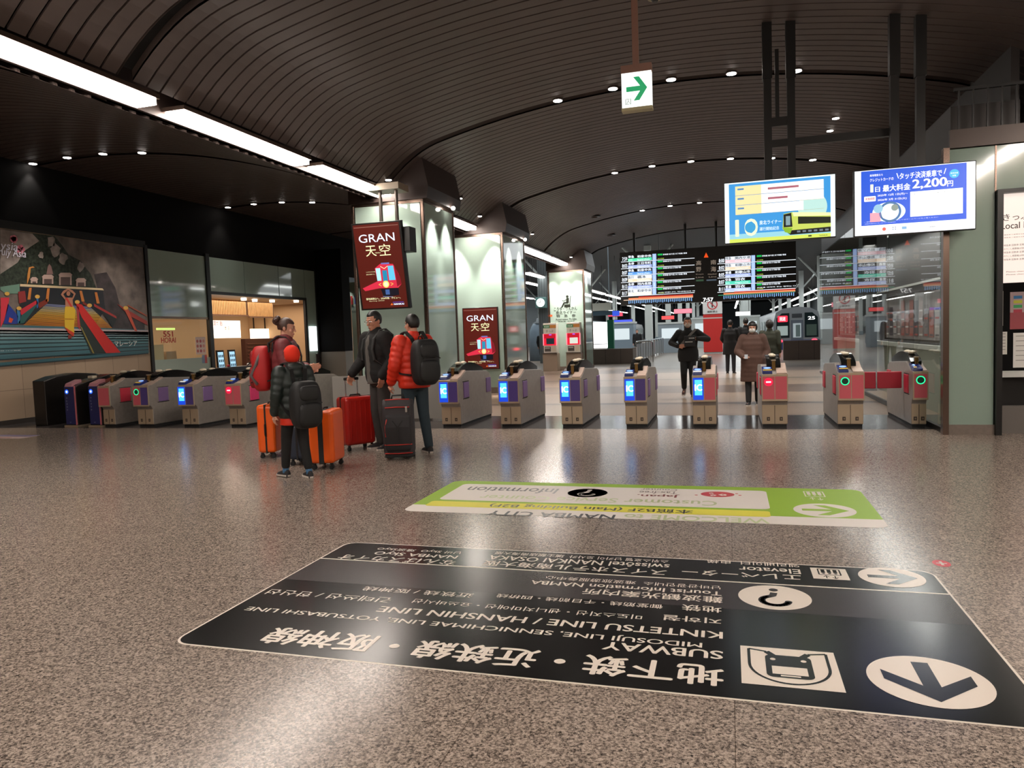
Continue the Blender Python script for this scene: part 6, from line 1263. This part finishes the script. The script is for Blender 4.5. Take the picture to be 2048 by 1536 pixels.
for k in range(17):
    t0 = k/17; t1 = (k+.6)/17; xl = lambda t: 470-240*t; xr = lambda t: 920+230*t; yy = lambda t: 1065+(1285-1065)*t
    c = ('8088b0', 'b0a890', 'd0b880', 'd8b050', 'd8a030', 'd89828', 'd08c28', 'c87c24')[min(7, k//2)]
    mpoly([(xl(t0), yy(t0)), (xr(t0), yy(t0)+30), (xr(t1), yy(t1)+30), (xl(t1), yy(t1))], c, 6)
mpoly([(200, 860), (1045, 905), (1060, 925), (200, 885)], 'd0b890', 6)
for x0_, x1_, yt_, yb_ in ((310, 378, 790, 852), (430, 540, 765, 860), (600, 728, 745, 872), (775, 872, 800, 884)): mpoly([(x0_, yb_), (x0_, yt_+30), (x0_-8, yt_+22), (x0_+15, yt_), (x1_-15, yt_), (x1_+8, yt_+22), (x1_, yt_+30), (x1_, yb_)], 'b89c90', 7); mpoly([(x0_+15, yb_), (x0_+15, yt_+45), (x1_-15, yt_+45), (x1_-15, yb_)], '5a4844', 8)
mpoly([(470, 760), (485, 680), (500, 655), (520, 680), (540, 760)], '8a6a64', 7); mpoly([(275, 770), (290, 690), (330, 680), (350, 690), (310, 700), (300, 790), (270, 870)], 'c08040', 7)
for x0_, y0_, x1_, y1_ in ((305, 900, 290, 1020), (490, 905, 475, 1040), (820, 930, 845, 1040), (975, 945, 1000, 1060)): mpoly([(x0_-12, y0_), (x0_+14, y0_), (x1_+16, y1_), (x1_-14, y1_)], 'c87838', 7)
mpoly([(380, 1060), (480, 1010), (480, 1060), (400, 1110)], '803020', 7); mpoly([(845, 1040), (915, 1080), (910, 1110), (840, 1060)], '803020', 7); mpoly([(180, 940), (250, 930), (265, 1040), (190, 1060)], '903030', 7)
mpoly([(0, 1000), (90, 1000), (75, 1110), (40, 1220), (0, 1310)], 'd83848', 8); mpoly([(75, 1060), (180, 1190), (170, 1270), (30, 1270)], '283c90', 8); mpoly([(90, 1200), (130, 1220), (110, 1260), (80, 1250)], 'd85030', 9); mpoly([(370, 1025), (382, 1055), (215, 1180), (190, 1130)], 'c82838', 8); mpoly([(382, 1055), (372, 1080), (240, 1260), (180, 1270), (215, 1180)], '2c5c58', 8)
for x, y in ((65, 960), (188, 1110), (376, 990), (785, 1045), (1282, 1105), (910, 1080)): mpoly([(x+26*math.cos(a), y+20*math.sin(a)) for a in [2*PI*k/10 for k in range(10)]], 'd8a850', 9)
mpoly([(166, 1120), (205, 1120), (200, 1260), (175, 1265)], '3878a8', 8); mpoly([(365, 1000), (388, 1000), (385, 1100), (370, 1110)], '3870b0', 8)
mpoly([(790, 1100), (850, 1200), (1090, 1565), (930, 1572), (830, 1350)], '28302c', 8); mpoly([(770, 1060), (830, 1070), (1000, 1290), (1230, 1562), (1080, 1568), (830, 1200)], 'cc2c28', 9); mpoly([(775, 1080), (800, 1100), (815, 1330), (790, 1300)], 'a83c40', 9); mpoly([(820, 1300), (830, 1300), (960, 1570), (945, 1570)], '90803c', 9)
mpoly([(955, 1060), (1185, 1190), (1190, 1215), (960, 1090)], 'a83430', 7); mpoly([(1190, 1060), (1500, 1240), (1508, 1285), (1330, 1190)], '9c3830', 7); mpoly([(1300, 1070), (1500, 1180), (1500, 1195), (1310, 1090)], 'a05038', 7); mpoly([(1265, 1115), (1305, 1115), (1400, 1345), (1375, 1340)], 'c05038', 8)
mpoly([(958, 1090), (1190, 1215), (1150, 1310), (1060, 1180)], '242a2a', 7)
SK_ = 'b87c60'; mpoly([(660, 1000), (735, 1000), (742, 1100), (662, 1100)], SK_, 10); mpoly([(640, 930), (690, 905), (735, 925), (768, 960), (740, 1020), (730, 1010), (748, 965), (690, 922), (640, 965), (670, 1010), (655, 1020), (615, 968)], SK_, 10); mpoly([(692+20*math.cos(a), 958+26*math.sin(a)) for a in [2*PI*k/12 for k in range(12)]], SK_, 11); mpoly([(692+22*math.cos(a), 945+18*math.sin(a)) for a in [2*PI*k/12 for k in range(12)]], '2c2020', 10)
mpoly([(658, 1092), (745, 1092), (765, 1130), (750, 1300), (752, 1360), (700, 1340), (655, 1310), (652, 1180)], 'd8b030', 11); mpoly([(655, 1300), (700, 1330), (752, 1360), (745, 1400), (690, 1360)], 'c04028', 12); mpoly([(655, 1212), (748, 1215), (748, 1228), (655, 1225)], 'b88020', 12); mpoly([(690, 1380), (735, 1385), (720, 1420), (690, 1420)], '803028', 11); mpoly([(660, 1005), (680, 1000), (735, 1095), (715, 1095)], 'c83c30', 12)
f.build('photo_print', mu)
f = leftwall((WX+.05, MUY0, 1.41), step=.002); a = mp(1165, 1500); b = mp(1392, 1440); f.text('マレーシア', a[0], a[1], b[0], b[1], ink('e8e8e0'), 0, .02); a = mp(1172, 1420); b = mp(1390, 1400); f.text('クアラルンプール', a[0], a[1], b[0], b[1], ink('a0b0b0'), 0)
a = mp(-350, 1560); b = mp(200, 1535); f.text('クアラルンプール州 バツ洞窟', a[0], a[1], b[0], b[1], ink('d8dcd8'), 0, .02)
a = mp(-100, 520); b = mp(160, 440); f.text('Malaysia', a[0]-.3, a[1], b[0], b[1], ink('e8e4f0'), 0, .01, slant=.2); a = mp(5, 590); b = mp(245, 515); f.text('Truly Asia', a[0]-.2, a[1], b[0], b[1], ink('e8e4f0'), 0, .01, slant=.2)
for x, y, r in ((130, 400, 30), (200, 505, 40)):
    for k in range(5): c_ = mp(x+r*.6*math.cos(k*1.257), y+r*.6*math.sin(k*1.257)); f.circle(c_[0], c_[1], .05, ink('d87888'), 0, n=14)
f.build('lettering', mu)
for k in range(4):  # added spots that brighten the mural, no fittings belong to them
    y = 8.2+k*2.2; spot((WX+1.6, y, 4.6), (WX, y, 1.6), 170, 75, .9)
# remove the scratch text object
bpy.data.objects.remove(_to)
